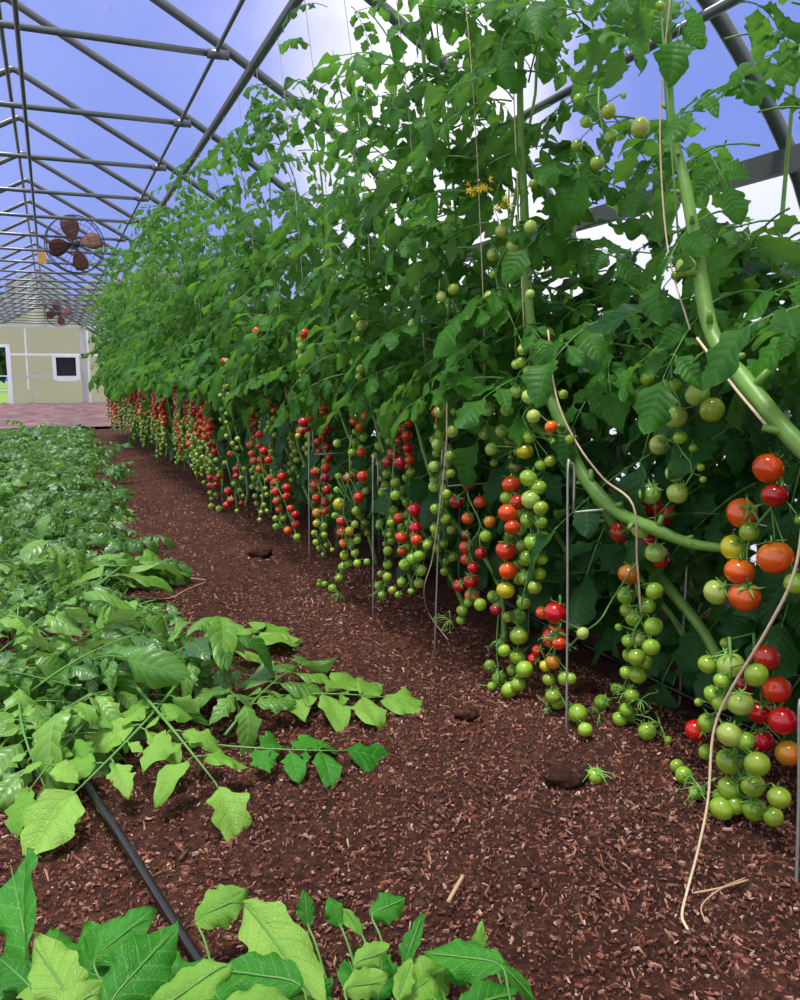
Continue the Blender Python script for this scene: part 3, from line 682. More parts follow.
def stem_path(y, rgs):
    x = row_x(y) + (0.13 if y < 6 else 0.06)
    pts = [(x + 0.12 + rgs.uniform(-.05, .1), y - 0.75, 0.0), (x + 0.12, y - 0.62, 0.16 + rgs.uniform(0, .1)), (x + rgs.uniform(.0, .08), y - 0.36, 0.48), (x, y - 0.15, 0.78),
           (x - 0.02, y, 1.1), (x + rgs.uniform(-.05, .05), y + 0.03, 1.5), (x + rgs.uniform(-.08, .06), y, 2.0), (x - 0.08 + rgs.uniform(-.06, .06), y, 2.3), (x - 0.14, y + rgs.uniform(-.06, .06), 2.45)]
    if 2 < y < 3.0:
        for k in range(4): pts[k] = (pts[k][0] + 0.22, pts[k][1] + 0.15, pts[k][2])
    return pts
NEARSTEM = {
    0: ([at(860, 500, X=1.30), at(800, 446, X=1.30), at(742, 378, X=1.31), at(710, 328, X=1.33), at(695, 240, X=1.36), at(684, 180, X=1.37), at(670, 110, X=1.37), at(668, 0, X=1.36), at(672, -90, X=1.34)],
        [0.018, 0.018, 0.018, 0.017, 0.015, 0.012, 0.010, 0.009, 0.006]),
    1: ([at(728, 549, X=1.44), at(690, 543, X=1.42), at(650, 527, X=1.40), at(612, 508, X=1.38), at(580, 470, X=1.36), at(560, 420, X=1.35), at(540, 372, X=1.34), at(528, 300, X=1.34), at(524, 200, X=1.34), at(520, 90, X=1.33), at(524, -20, X=1.32), at(520, -100, X=1.3)],
        [0.009, 0.013, 0.016, 0.018, 0.018, 0.018, 0.017, 0.015, 0.012, 0.010, 0.009, 0.006]),
    2: ([at(730, 690, X=1.56), at(706, 636, X=1.55), at(655, 572, X=1.52), at(610, 520, X=1.5), at(575, 462, X=1.47), at(540, 430, X=1.42), at(490, 380, X=1.38), at(440, 250, X=1.33), at(428, 120, X=1.3), at(420, 0, X=1.28)],
        [0.014, 0.014, 0.014, 0.014, 0.013, 0.012, 0.011, 0.010, 0.008, 0.006]),
}
LEAFYAW = []
nleaf = 0
for i, (y, r_) in enumerate(plants):
    rgs = random.Random(500 + i)
    if i in NEARSTEM:
        P, R = NEARSTEM[i]; pts = catmull(P, 5)
        rad = []
        for k in range(len(P) - 1):
            for q in range(5): rad.append(lerp(R[k], R[k + 1], q / 5) * (1 + 0.12 * max(0, math.sin((k + q / 5) * 4.2))))
        rad.append(R[-1])
    else:
        P = stem_path(y, rgs); pts = catmull(P, 4); n = len(pts)
        rad = [lerp(0.010, 0.0025, (k / (n - 1)) ** 1.2) * (1 + 0.15 * math.sin(k * 1.9)) for k in range(n)]
    mb = MB(); mb.tube([local(r_, p) for p in pts], rad, 10 if i < 6 else 6)
    for k in range(3, len(pts) - 4, 3):      # side nodes and leaf stubs
        d = Vector((rgs.uniform(-1, .3), rgs.uniform(-1, 1), rgs.uniform(-.2, .8))).normalized()
        mb.tube([local(r_, pts[k]), local(r_, pts[k]) + d * rad[k] * 2.6], [rad[k] * 0.55, rad[k] * 0.35], 6)
    mb.build('stem', STEM, r_)
    up = [p for p in pts if p.z > 0.98]
    # leaves
    if y < 8: cnt = 60 if i > 2 else 56
    else: cnt = 46
    fol = MB() if y >= 8 else None
    for k in range(cnt):
        u = rgs.random() ** 1.75
        z = 1.0 + 1.66 * u
        j = min(range(len(up)), key=lambda q: abs(up[q].z - z))
        base = Vector(up[j]); base.z = min(z, up[j].z + 0.06)
        wx_ = 1.0 - 0.5 * u
        base += Vector((rgs.uniform(-0.20, 0.16) * wx_, rgs.uniform(-0.26, 0.26), rgs.uniform(-0.04, 0.06)))
        if i < 3: base.x += 0.24; base.x = max(base.x, 1.5 if z < 1.6 else 1.42)
        yaw = rgs.choice([PI / 2, PI / 2, 0, PI, -PI / 2]) + rgs.uniform(-0.8, 0.8)
        pitch = rgs.uniform(-0.4, 0.35); sc = rgs.uniform(0.6, 1.0) * (1.0 - 0.35 * max(0, (z - 1.9)) / 0.9)
        if z > 2.3 and rgs.random() < 0.4: continue
        tip = base + Vector((-math.sin(yaw), math.cos(yaw), 0)) * 0.2
        if (base - CAM).length < 1.25 or (tip - CAM).length < 1.35: continue
        E_ = Euler((pitch, rgs.uniform(-0.5, 0.5), yaw))
        if fol is None:
            me = HI_ME[rgs.randrange(8)] if i < 4 else VINE_ME[rgs.randrange(14)]
            o_ = link('leaf', me, r_); o_.location = local(r_, base); o_.rotation_euler = E_; o_.scale = (sc,) * 3
        else:
            src = VINE[rgs.randrange(14)]; M = Matrix.Translation(local(r_, base)) @ E_.to_matrix().to_4x4() @ Matrix.Scale(sc * 1.15, 4)
            a = fol.n
            fol.v += [tuple(M @ Vector(v)) for v in src.v]; fol.uv += src.uv; fol.f += [tuple(q + a for q in f) for f in src.f]; fol.m += src.m; fol.n += src.n
    if fol is not None: fol.build('foliage', [LEAF, PETI], r_)

# trusses onto their nearest plant
def build_truss(pts_, r_, lod):
    """pts_: (pos, radius, colour) ; stalk polyline through height bins, a pedicel to each fruit"""
    pts_ = sorted(pts_, key=lambda q: -q[0].z)
    nb = max(2, len(pts_) // 3); spine = []
    for k in range(nb):
        seg = pts_[k * len(pts_) // nb:(k + 1) * len(pts_) // nb]
        c_ = sum((q[0] for q in seg), Vector()) / len(seg); spine.append(c_)
    top = spine[0] + Vector((0.02, 0.03, 0.06))
    spine = catmull([top] + spine, 3)
    tr_ = MB(); sr = 0.0032 if lod == 0 else 0.004
    tr_.tube([local(r_, p) for p in spine], [sr * (1.2 - 0.6 * k / len(spine)) for k in range(len(spine))], 6 if lod == 0 else 4)
    up_ = []
    for p, rad, c in pts_:
        q = min(spine, key=lambda s_: (s_ - p - Vector((0, 0, rad * 0.9))).length)
        d = (q - p); d.z = abs(d.z) + rad * 0.7; d.normalize()
        up_.append(d)
        tr_.tube([local(r_, q), local(r_, p + d * rad * 1.3 + Vector((0, 0, 0.004))), local(r_, p + d * rad * 0.8)], 0.0016 if lod == 0 else 0.0022, 5 if lod == 0 else 3)
    return tr_, pts_, up_
rt = random.Random(77)
def add_truss(pts_, lod=0):
    pm = sum((q[0] for q in pts_), Vector()) / len(pts_)
    r_ = min(plants, key=lambda q: abs(q[0] - pm.y))[1]
    tr_, pts_, up_ = build_truss(pts_, r_, lod)
    st = tr_.build('fruit_truss', PETI, r_)
    for (p, rad, c), d in zip(pts_, up_):
        o_ = link('tomato', (TOM if lod == 0 else TOML)[c], st)
        o_.location = local(r_, p); o_.scale = (rad, rad, rad * rt.uniform(0.93, 1.02))
        o_.rotation_mode = 'QUATERNION'
        o_.rotation_quaternion = Vector((0, 0, 1)).rotation_difference((d + Vector((rt.uniform(-.25, .25), rt.uniform(-.25, .25), 0))).normalized()) @ Quaternion((0, 0, 1), rt.uniform(0, 6))
for X, lst, jit in TR:
    pts_ = []
    for px, py, r, c in lst:
        p = at(px, py, X=X + rt.uniform(-jit, jit) * 0.7)
        rad = r * depth(p) / FPX
        if p.z < rad + gh(p.x, p.y): p.z = rad + gh(p.x, p.y)
        pts_.append((p, rad, c))
    add_truss(pts_)
# more bunches: behind the front ones, and all along the far part of the row
def auto_truss(X, Y, z0, z1, ripe, lod):
    pts_ = []; z = z0; s_ = 1; nn = max(4, int((z0 - z1) / 0.026))
    for k in range(nn):
        f = k / nn; z = lerp(z0, z1, f)
        rad = rt.uniform(0.020, 0.026) * (1.05 - 0.25 * f)
        c = ('r' if rt.random() < .8 else 'd') if f < ripe else ('o' if f < ripe + 0.1 else rt.choice('ggp' if f < 0.8 else 'gg'))
        s_ = -s_
        pts_.append((Vector((X + rt.uniform(-.03, .02), Y + s_ * rt.uniform(0.018, 0.034) + 0.02 * math.sin(f * 5), max(z, rad + 0.01))), rad, c))
    add_truss(pts_, lod)
y = 6.3
while y < 15.2:
    for q in range(2 if y < 9 else 1):
        yy = y + rt.uniform(-0.1, 0.1) + q * 0.13
        auto_truss(row_x(yy) - 0.10 + rt.uniform(-0.08, 0.06), yy, rt.uniform(0.72, 0.92), rt.uniform(0.10, 0.42), rt.choice([0.3, 0.5, 0.75, 0.4, 0.1]), 1)
    y += 0.25
for yy in (2.35, 2.85, 3.2, 3.55, 3.9, 4.3, 4.65, 5.0, 5.35, 5.7, 6.0):
    auto_truss(row_x(yy) + 0.12 + rt.uniform(-0.03, 0.05), yy, rt.uniform(0.75, 0.92), rt.uniform(0.15, 0.35), rt.choice([0.3, 0.5, 0.0, 0.0]) if yy > 3 else 0.0, 0)
for yy, z0 in ((3.1, 1.25), (3.9, 1.2), (4.7, 1.25), (5.6, 1.1)):
    auto_truss(row_x(yy) - 0.14, yy, z0, z0 - 0.28, 0.0, 0)

# yellow flowers on the second plant
def flower_cluster(px, py, X, r_):
    mb = MB(); c_ = local(r_, at(px, py, X=X)); rg = random.Random(px)
    for k in range(7):
        p = c_ + Vector((rg.uniform(-.02, .02), rg.uniform(-.035, .035), rg.uniform(-.02, .02)))
        d = Vector((rg.uniform(-1, .2), rg.uniform(-1, 1), rg.uniform(-1, .3))).normalized()
        for s_ in range(5):
            a = 2 * PI * s_ / 5; o1 = d.orthogonal().normalized(); o2 = d.cross(o1); q = o1 * math.cos(a) + o2 * math.sin(a); w = o1 * -math.sin(a) + o2 * math.cos(a)
            mb.add([p, p + q * .006 + w * .0025 + d * .003, p + q * .014 + d * -.002, p + q * .006 - w * .0025 + d * .003], [(0, 1, 2, 3)])
        mb.tube([p, p + d * 0.008], [0.002, 0.001], 5)
    mb.build('flower', YELLOW, r_)
flower_cluster(483, 185, 1.22, plants[3][1]); flower_cluster(468, 190, 1.22, plants[3][1]); flower_cluster(505, 203, 1.28, plants[2][1])

# ------------------------------------------------------------------ rear plants (behind the fruit, foliage colour darkened for shade)
y = 0.3; i = 0
while y < 15.5:
    rgs = random.Random(900 + i); x = 1.98 - 0.02 * y
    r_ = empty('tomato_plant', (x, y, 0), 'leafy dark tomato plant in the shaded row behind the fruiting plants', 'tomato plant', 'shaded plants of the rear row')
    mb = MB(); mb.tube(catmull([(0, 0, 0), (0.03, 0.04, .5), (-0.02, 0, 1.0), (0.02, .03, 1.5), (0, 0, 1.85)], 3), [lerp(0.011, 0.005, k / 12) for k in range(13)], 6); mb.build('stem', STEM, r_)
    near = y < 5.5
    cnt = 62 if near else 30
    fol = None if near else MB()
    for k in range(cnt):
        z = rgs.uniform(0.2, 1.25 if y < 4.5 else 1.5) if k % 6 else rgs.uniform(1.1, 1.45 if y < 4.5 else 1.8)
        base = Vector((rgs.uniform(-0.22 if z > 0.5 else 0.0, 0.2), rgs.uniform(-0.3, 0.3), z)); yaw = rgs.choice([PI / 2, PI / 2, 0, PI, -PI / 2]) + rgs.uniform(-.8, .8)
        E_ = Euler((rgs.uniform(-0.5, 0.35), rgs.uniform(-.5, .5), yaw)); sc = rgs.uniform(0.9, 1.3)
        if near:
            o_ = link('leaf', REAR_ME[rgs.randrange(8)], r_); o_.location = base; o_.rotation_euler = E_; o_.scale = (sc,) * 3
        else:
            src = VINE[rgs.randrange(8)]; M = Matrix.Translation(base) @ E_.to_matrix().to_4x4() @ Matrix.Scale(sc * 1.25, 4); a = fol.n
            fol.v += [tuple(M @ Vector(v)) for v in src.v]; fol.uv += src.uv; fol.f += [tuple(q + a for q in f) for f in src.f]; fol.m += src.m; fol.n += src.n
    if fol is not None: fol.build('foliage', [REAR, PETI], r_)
    y += 0.5; i += 1

# ------------------------------------------------------------------ wire hoops
def hoop(foot, top, label, off_=0.0, back=0.42, grp=None, wrap=False):
    f = at(*foot, Z=0.0); t_ = at(*top, Y=f.y)
    zt = t_.z; x = f.x; tx = t_.x
    r_ = empty('wire_hoop', (x, f.y, 0), label, 'wire plant support', grp)
    mb = MB(); mb.tube(catmull([(0, 0, -0.08), (lerp(0, tx - x, .5), 0, zt / 2), (tx - x, 0, zt - 0.02), (tx - x + 0.008, 0, zt), (tx - x + 0.02, 0, zt - 0.015), (tx - x + 0.022, 0, zt - 0.13)], 3), 0.0033, 6); mb.build('leg', WIRE, r_)
    mb = MB(); mb.tube([(back, 0.03, -0.05), (back, 0.03, zt - 0.13)], 0.0033, 6); mb.build('leg', WIRE, r_)
    mb = MB(); mb.tube([(tx - x + 0.022, 0, zt - 0.13), (back, 0.03, zt - 0.13)], 0.003, 6); mb.build('crossbar', WIRE, r_)
    return r_
hoop((798, 885), (800, 700), 'short grey wire hoop cut by the right edge of the photo')
hoop((567, 740), (568, 464), 'tall grey wire hoop left of the thick arching stem')
hoop((434, 652), (442, 450), 'grey wire hoop with twine looped around its leg')
hoop((373, 615), (373, 458), 'thin grey wire hoop standing between bunches left of the twine wrapped hoop')
hoop((309, 563), (309, 430), 'grey wire hoop leftmost of the four large ones')
for (fx, fy), (tx, ty) in (((271, 515), (270, 425)), ((247, 505), (246, 440)), ((197, 482), (196, 425)), ((184, 470), (184, 422))):
    hoop((fx, fy), (tx, ty), 'small distant grey wire hoop among the far bunches', grp='distant wire hoops along the row')
# level training wire at the height of the hoops
mb = MB(); mb.tube([(1.62, 0.7, 0.64), (1.60, 2.0, 0.63), (1.6, 4, 0.64)], 0.002, 5)
tag(mb.build('training_wire', WIRE), 'thin level wire behind the bunches between the hoops', 'wire')

# ------------------------------------------------------------------ strings and twine
for i, (y, r_) in enumerate(plants):
    rgs = random.Random(40 + i)
    if i in (0, 1, 2): continue
    mb = MB(); x = row_x(y)
    mb.tube(catmull([(1.13, y + 0.02, 2.70), (x - 0.06, y + .01, 2.0), (x - 0.02, y - .02, 1.3), (x + rgs.uniform(-.03, .03), y - 0.06, 0.95)], 4), 0.0016, 4)
    tag(mb.build('support_string', PTW if i % 3 else TWINE), 'thin support string hanging from the purlin down to a tomato stem', 'string', 'support strings along the tomato row')
def twine(pts_, r, label, mat=TWINE, name='jute_twine'):
    mb = MB(); cp = catmull(pts_, 6); rg = random.Random(len(label)); mb.tube(cp, r, 6)
    for k in range(0, len(cp) - 1, 2):   # loose fibres
        d = Vector((rg.uniform(-1, 1), rg.uniform(-1, 1), rg.uniform(-1, 1))).normalized() * 0.006
        mb.tube([cp[k], cp[k] + d], 0.0004, 3)
    return tag(mb.build(name, mat), label, 'twine')
twine([at(806, 490, X=1.22), at(795, 570, X=1.22), at(768, 628, X=1.22), at(728, 695, X=1.22), at(713, 735, X=1.21), at(708, 800, X=1.18), at(698, 850, X=1.14), at(688, 888, Z=0.005), at(682, 915, Z=0.012), at(688, 930, Z=0.006)], 0.0028, 'brown jute twine trailing down in front of the nearest green bunch to the soil')
twine([at(697, 338, X=1.28), at(715, 362, X=1.27), at(738, 392, X=1.275), at(766, 425, X=1.27)], 0.003, 'short jute twine along the thick stem at upper right')
twine([at(548, 330, X=1.30), at(556, 395, X=1.31), at(575, 440, X=1.32), at(603, 478, X=1.33), at(633, 505, X=1.33), at(637, 560, X=1.36), at(641, 612, X=1.39)], 0.0028, 'jute twine leaning from the arching stem down to the middle green bunch')
twine([at(447, 395, X=1.2), at(446, 450, X=1.2), at(438, 520, X=1.2), at(432, 560, X=1.2), at(424, 590, X=1.2), at(430, 615, Z=0.05), at(448, 640, Z=0.02)], 0.0022, 'jute twine looped on the leg of the twine wrapped hoop')
twine([at(672, -20, X=1.33), at(664, 60, X=1.33), at(660, 140, X=1.33), at(668, 250, X=1.33), at(690, 330, X=1.31)], 0.002, 'string hanging beside the dark upper stem at top right')
twine([at(516, -20, X=1.3), at(513, 60, X=1.3), at(518, 200, X=1.31), at(524, 330, X=1.31)], 0.002, 'string hanging beside the second plant at top centre')
twine([at(362, 560, X=1.1) if False else at(206, 580, Z=0.01), at(190, 578, Z=0.015), at(172, 575, Z=0.02), at(158, 572, Z=0.02), at(128, 566, Z=0.02)], 0.003, 'dried pale stem tail lying on the path left of centre', DRYST, 'dry_stem')
twine([at(206, 582, Z=0.01), at(186, 590, Z=0.03), at(170, 598, Z=0.012), at(150, 598, Z=0.02), at(132, 596, Z=0.02)], 0.003, 'knotted dry stem on the path beside the leaf heap', DRYST, 'dry_stem')
twine([at(694, 893, Z=0.01), at(720, 888, Z=0.02), at(748, 880, Z=0.015)], 0.0022, 'straight dry stalk on the soil right of the twine end', DRYST, 'dry_stem')
twine([at(705, 922, Z=0.01), at(702, 905, Z=0.02), at(722, 888, Z=0.02), at(745, 878, Z=0.01)], 0.0016, 'curled dry stalk on the soil below the nearest green bunch', DRYST, 'dry_stem')
twine([at(448, 902, Z=0.012), at(456, 888, Z=0.015), at(463, 876, Z=0.012)], 0.004, 'pale wood splinter lying on the mulch at bottom centre', DRYST, 'wood_splinter')
# twine tied to fruit of the middle plant, running to the left
mb = MB(); mb.tube(catmull([at(637, 562, X=1.38), at(612, 600, X=1.36), at(600, 620, X=1.33), at(582, 634, X=1.31), at(566, 650, X=1.30)], 5), 0.0025, 5)
mb.build('side_shoot', PETI, plants[1][1]).location = -plants[1][1].location

# ------------------------------------------------------------------ drip hoses
def hose(pts_, r, label):
    mb = MB(); mb.tube(catmull(pts_, 6), r * 0.9, 10); return tag(mb.build('drip_hose', BLACKP), label, 'hose')
hose([(0.40, 0.4, 0.02), (0.24, 1.0, 0.022), (0.165, 1.33, 0.024), (0.09, 1.70, 0.024), (0.01, 2.09, 0.022), (-0.06, 2.6, 0.02), (-0.15, 4.5, 0.02), (-0.2, 10, 0.02), (-0.2, 15.5, 0.02)], 0.0105, 'black drip hose crossing the path under the cut leaves')
hose([(1.69, 0.2, 0.06), (1.69, 1.5, 0.06), (1.69, 2.5, 0.06), (1.75, 5, 0.045), (1.6, 15, 0.04)], 0.010, 'black drip hose on the soil behind the hanging bunches')

# ------------------------------------------------------------------ cut leaves
CUTM = []
for s_ in range(12):
    st, _ = compound(700 + s_, L=0.30, droop=random.Random(s_).uniform(0.1, 0.8), lift=random.Random(s_ + 5).uniform(0.1, 0.7), leaf_scale=1.15, flat=False, hi=s_ < 6, cm=1.2)
    CUTM.append((st.mesh('cut_leaf', [CUT, PETI]), st, st.mesh('cut_leaf', [HEAPM, PETI])))
HEAP_H = lambda x, y: 0
def put_leaf(p, yaw, pitch, roll, sc, label, grp, me):
    o_ = link('cut_tomato_leaf', me); o_.location = p; o_.rotation_euler = (pitch, roll, yaw); o_.scale = (sc,) * 3
    tag(o_, label, 'cut leaf', grp)
rg = random.Random(8)
def poly_in(x, y, P):
    ins = False
    for (x1, y1), (x2, y2) in zip(P, P[1:] + P[:1]):
        if (y1 > y) != (y2 > y) and x < (x2 - x1) * (y - y1) / (y2 - y1) + x1: ins = not ins
    return ins
H1 = [(-0.55, 2.25), (-0.15, 2.20), (0.02, 2.17), (0.18, 2.22), (0.42, 2.22), (0.55, 2.4), (0.45, 2.75), (-0.1, 2.95), (-0.6, 2.9)]
H2 = [(-0.75, 3.0), (0.05, 3.05), (0.30, 2.95), (0.50, 3.15), (0.32, 3.7), (0.32, 4.4), (-0.9, 4.4)]
def hh(x, y, P):
    """heap height: rises inward from the outline"""
    d = min(math.hypot(x - px, y - py) for k in range(len(P)) for px, py in [(lerp(P[k][0], P[(k + 1) % len(P)][0], q / 6), lerp(P[k][1], P[(k + 1) % len(P)][1], q / 6)) for q in range(6)])
    return min(0.15, d * 0.7)
def scatter(P, n, label, grp, seed, smin=0.8, smax=1.15, var=(0,)):
    rg = random.Random(seed); k = 0
    x0, x1 = min(p[0] for p in P), max(p[0] for p in P); y0, y1 = min(p[1] for p in P), max(p[1] for p in P)
    while k < n:
        x, y = rg.uniform(x0, x1), rg.uniform(y0, y1)
        if not poly_in(x, y, P): continue
        k += 1
        z = gh(x, y) + 0.02 + hh(x, y, P) * rg.uniform(0.2, 1)
        yaw = rg.uniform(0, 2 * PI); sc = rg.uniform(smin, smax)
        cx_, cy_ = x + math.sin(yaw) * 0.12 * sc, y - math.cos(yaw) * 0.12 * sc
        put_leaf(Vector((cx_, cy_, z)), yaw, rg.uniform(-0.35, 0.4), rg.uniform(-1.0, 1.0), sc, label, grp, CUTM[rg.randrange(12) if y < 5 else 6 + rg.randrange(6)][rg.choice(var)])
scatter(H1, 84, 'cut pale green tomato leaf in the heap lying over the drip hose', 'cut leaves in the near heap over the hose', 1, var=(0, 0, 2))
scatter(H2, 90, 'cut green tomato leaf in the second heap, left of the dry stem', 'cut leaves in the second heap', 2, var=(0, 2, 2))
H3 = [(-1.0, 4.2), (0.42, 4.2), (0.40, 5.0), (0.38, 5.6), (0.5, 6.6), (0.45, 8), (0.52, 12), (0.5, 15.6), (-0.7, 16), (-1.3, 10)]
scatter(H3, 120, 'cut tomato leaf in the long strip of cuttings beside the path', 'cut leaves in the long strip', 3, 0.65, 0.95, var=(0, 2, 2))
# the rest of the long strip
mb = MB(); rg = random.Random(9); k = 0
while k < 1150:
    x = rg.uniform(-1.3, 0.55); y = rg.uniform(4.2, 16)
    if not poly_in(x, y, H3): continue
    k += 1; src = CUTM[6 + rg.randrange(6)][1]
    M = Matrix.Translation((x, y, gh(x, y) + 0.02 + rg.uniform(0, 0.8) * hh(x, y, H3))) @ Euler((rg.uniform(-.4, .4), rg.uniform(-1., 1.), rg.uniform(0, 6.3))).to_matrix().to_4x4() @ Matrix.Scale(rg.uniform(0.6, 0.95), 4)
    a = mb.n; mb.v += [tuple(M @ Vector(v)) for v in src.v]; mb.uv += src.uv; mb.f += [tuple(q + a for q in f) for f in src.f]; mb.m += src.m; mb.n += src.n
tag(mb.build('leaf_cuttings', [HEAPM, PETI]), 'tangled bed of cut tomato leaves filling the long strip at left', 'cut leaves', kind='stuff')

# individually placed shoots: rachis from a to b, standing over the soil
def shoot(a, b, arch, seed, label, mat=FORE, scale=1.0, hi=True, grp=None):
    a = Vector(a); b = Vector(b); L = (b - a).length
    st, lf = compound(seed, L=L, droop=arch, lift=arch, hi=hi, parts=True, leaf_scale=scale, flat=True)
    r_ = empty('cut_tomato_shoot', a, label, 'cut leaf', grp)
    d = (b - a).normalized(); M = frame(Vector(), d, Vector((0, 0, 1)))
    r_.rotation_euler = M.to_euler()
    st.build('stalk', [PETI, PETI], r_)
    for m_ in lf: m_.build('leaflet', mat, r_)
    return r_
g0 = lambda px, py, z=0.03: at(px, py, Z=z)
shoot(g0(245, 700), g0(378, 698, .04), 0.15, 11, 'pale cut shoot reaching farthest right across the path', PALE, 1.5)
shoot(g0(225, 735), g0(300, 665, .08), 0.2, 12, 'cut shoot with small rounded leaflets right of the near heap', CUT, 1.3)
shoot(g0(190, 668, .06), g0(278, 630, .03), 0.1, 13, 'flat cut leaf stretching right from the second heap', PALE, 1.4)
shoot(g0(215, 745, .04), g0(335, 762, .03), 0.05, 14, 'dark cut leaf lying flat right of the near heap', FORE, 1.3)
shoot(g0(185, 672, .12), g0(140, 785, .06), 0.15, 15, 'pale cut leaf drooping at the front of the near heap beside the hose', PALE, 0.75)
shoot(g0(130, 680, .14), g0(198, 785, .06), 0.15, 16, 'pale lobed cut leaf hanging right of the hose at the heap front', PALE, 0.75)
shoot(g0(120, 690, .14), g0(35, 785, .06), 0.15, 17, 'pale cut leaf drooping left of the hose at the heap front', PALE, 0.68)
shoot(g0(20, 690, .12), g0(10, 790, .04), 0.15, 18, 'green cut leaf at the left edge of the near heap', CUT, 0.95)
shoot(g0(60, 610, .12), g0(62, 580, .24), 0.3, 19, 'bright upright cut leaf standing out of the second heap', FORE, 1.0)
shoot(g0(130, 640, .10), g0(215, 640, .04), 0.15, 20, 'broad dark leaf on the right side of the second heap', FORE, 1.1)
shoot(g0(80, 600, .12), g0(165, 560, .05), 0.15, 21, 'cut leaf on the right rim of the second heap by the dry stem', CUT, 1.0)

# big single fresh leaves in the foreground: own stem, own leaflets, rooted in one lying shoot each
def fore_leaf(base, tip, zb, zt, W, seed, label, mat=FORE, face=(0, -0.35, 1), fold=0.25, curl=0.12, name='cut_tomato_leaf'):
    a = at(*base, Z=zb); b = at(*tip, Z=zt); L = (b - a).length
    r_ = empty(name, a, label, 'cut leaf')
    d = (b - a).normalized(); M = frame(Vector(), d, Vector(face))
    mb = MB(); leaflet(mb, M, L, W * L, nu=12, nv=40, teeth=6, amp=0.16, fold=fold, curl=curl * 1.6, pucker=0.06, seed=seed, cup=0.45); mb.build('leaf_blade', mat, r_)
    mb = MB(); g_ = Vector((a.x * 0.97 + 0.02, a.y * 0.93, 0.005)) - a
    mb.tube(catmull([g_, g_ * 0.4 + Vector((0, 0, 0.01)), Vector(), d * L * 0.5 + Vector((0, 0, -curl * L * 0.25 + 0.0)), d * L * 0.92 + Vector((0, 0, -curl * L * 0.85))], 4), [0.0028 * (1 - 0.045 * k) for k in range(17)], 6); mb.build('stalk', PETI, r_)
FL = [((30, 960), (8, 845), .08, .17, .42, 'dark curled leaf standing upright at the bottom left edge', FORE, (-.8, -.5, .5), .8),
      ((75, 1010), (30, 930), .10, .17, .50, 'yellow green leaf standing in front at bottom left corner', PALE, (0, -.9, .5), .2),
      ((95, 960), (150, 905), .09, .15, .62, 'deep green rounded leaf behind the foreground leaves at left', FORE, (0, -.5, .9), .1),
      ((60, 985), (50, 925), .06, .12, .8, 'dark green leaf low in the bottom left foreground', FORE, (0, -.6, .8), .1),
      ((110, 1005), (178, 915), .13, .18, .58, 'large ribbed green leaf in the foreground just left of the hose', FORE, (0, -.6, .8), .2),
      ((85, 975), (118, 915), .06, .13, .7, 'medium green leaf between the ribbed leaf and the corner leaf', FORE, (0, -.4, .9), .1),
      ((55, 1020), (105, 980), .12, .15, .6, 'light green leaf low at bottom left', PALE, (0, -.7, .7), .3),
      ((198, 920), (245, 890), .08, .12, .75, 'single heart shaped pale leaf on a thin stalk above the hose', PALE, (0, -.7, .7), .15),
      ((245, 905), (318, 990), .14, .12, .38, 'long pale puckered leaf slanting right in the foreground', PALE, (-.3, -.5, .8), .5),
      ((230, 965), (140, 1012), .14, .13, .40, 'long pale leaf sweeping left along the bottom edge', PALE, (0, -.6, .8), .3),
      ((300, 985), (215, 960), .13, .15, .55, 'dark green leaf in the foreground centre with serrated rim', FORE, (0, -.5, .8), .15),
      ((220, 1010), (300, 1000), .15, .15, .5, 'light green leaf cut by the bottom edge below the dark serrated one', PALE, (0, -.5, .8), .2),
      ((308, 925), (305, 890), .07, .12, .55, 'small upright leaf, leftmost of the three by bottom centre', FORE, (0, -.9, .4), .1),
      ((340, 925), (330, 898), .07, .11, .75, 'small round leaf, middle of the three by bottom centre', FORE, (0, -.9, .4), .1),
      ((362, 935), (345, 905), .08, .12, .5, 'small bright narrow leaf right of the small round leaf', PALE, (0.5, -.7, .4), .3),
      ((372, 915), (405, 895), .08, .10, .75, 'broad lit leaf topmost at bottom centre', FORE, (0, -.5, .8), .1),
      ((355, 965), (390, 945), .10, .12, .6, 'pale veined leaf beneath the broad lit leaf', PALE, (0, -.8, .6), .1),
      ((345, 990), (392, 975), .10, .10, .55, 'pale leaf low at bottom centre left of the upright fold', PALE, (0, -.8, .6), .2),
      ((405, 965), (422, 910), .07, .13, .35, 'narrow folded leaf standing upright at bottom centre', FORE, (-.8, -.6, .3), .9),
      ((500, 965), (425, 945), .11, .13, .50, 'broad smooth green leaf rightmost but two in the foreground', FORE, (0, -.5, .8), .2),
      ((478, 955), (485, 922), .09, .13, .55, 'small upright pale leaf near the right end of the foreground leaves', PALE, (0, -.9, .4), .2),
      ((460, 1010), (520, 985), .08, .09, .5, 'green leaf cut by the bottom edge at the right end of the foreground leaves', FORE, (0, -.6, .8), .2),
      ((490, 955), (540, 998), .08, .03, .28, 'narrow leaf tip reaching the soil, rightmost in the foreground', FORE, (0, -.5, .8), .3),
      ((398, 1000), (412, 955), .08, .11, .45, 'small crumpled yellow green leaf at bottom centre', PALE, (-.3, -.8, .4), .5),
      ((0, 1000), (28, 960), .04, .07, .6, 'dark leaf in the shade at the bottom left corner', FORE, (0, -.5, .8), .1),
      ((150, 1020), (200, 975), .05, .07, .7, 'dark leaf low beneath the long pale sweeping leaf', FORE, (0, -.5, .8), .1),
      ((330, 1020), (280, 985), .05, .07, .7, 'shaded leaf beneath the foreground leaves at bottom centre left', FORE, (0, -.5, .8), .1),
      ((440, 1020), (390, 1000), .05, .06, .7, 'shaded leaf at the bottom edge right of centre', FORE, (0, -.5, .8), .1)]
for k, (a, b_, z0, z1, W, lab, mt, fc, fo) in enumerate(FL):
    fore_leaf(a, b_, z0, z1, W * 1.0, 60 + k, lab, mt, fc, fo)

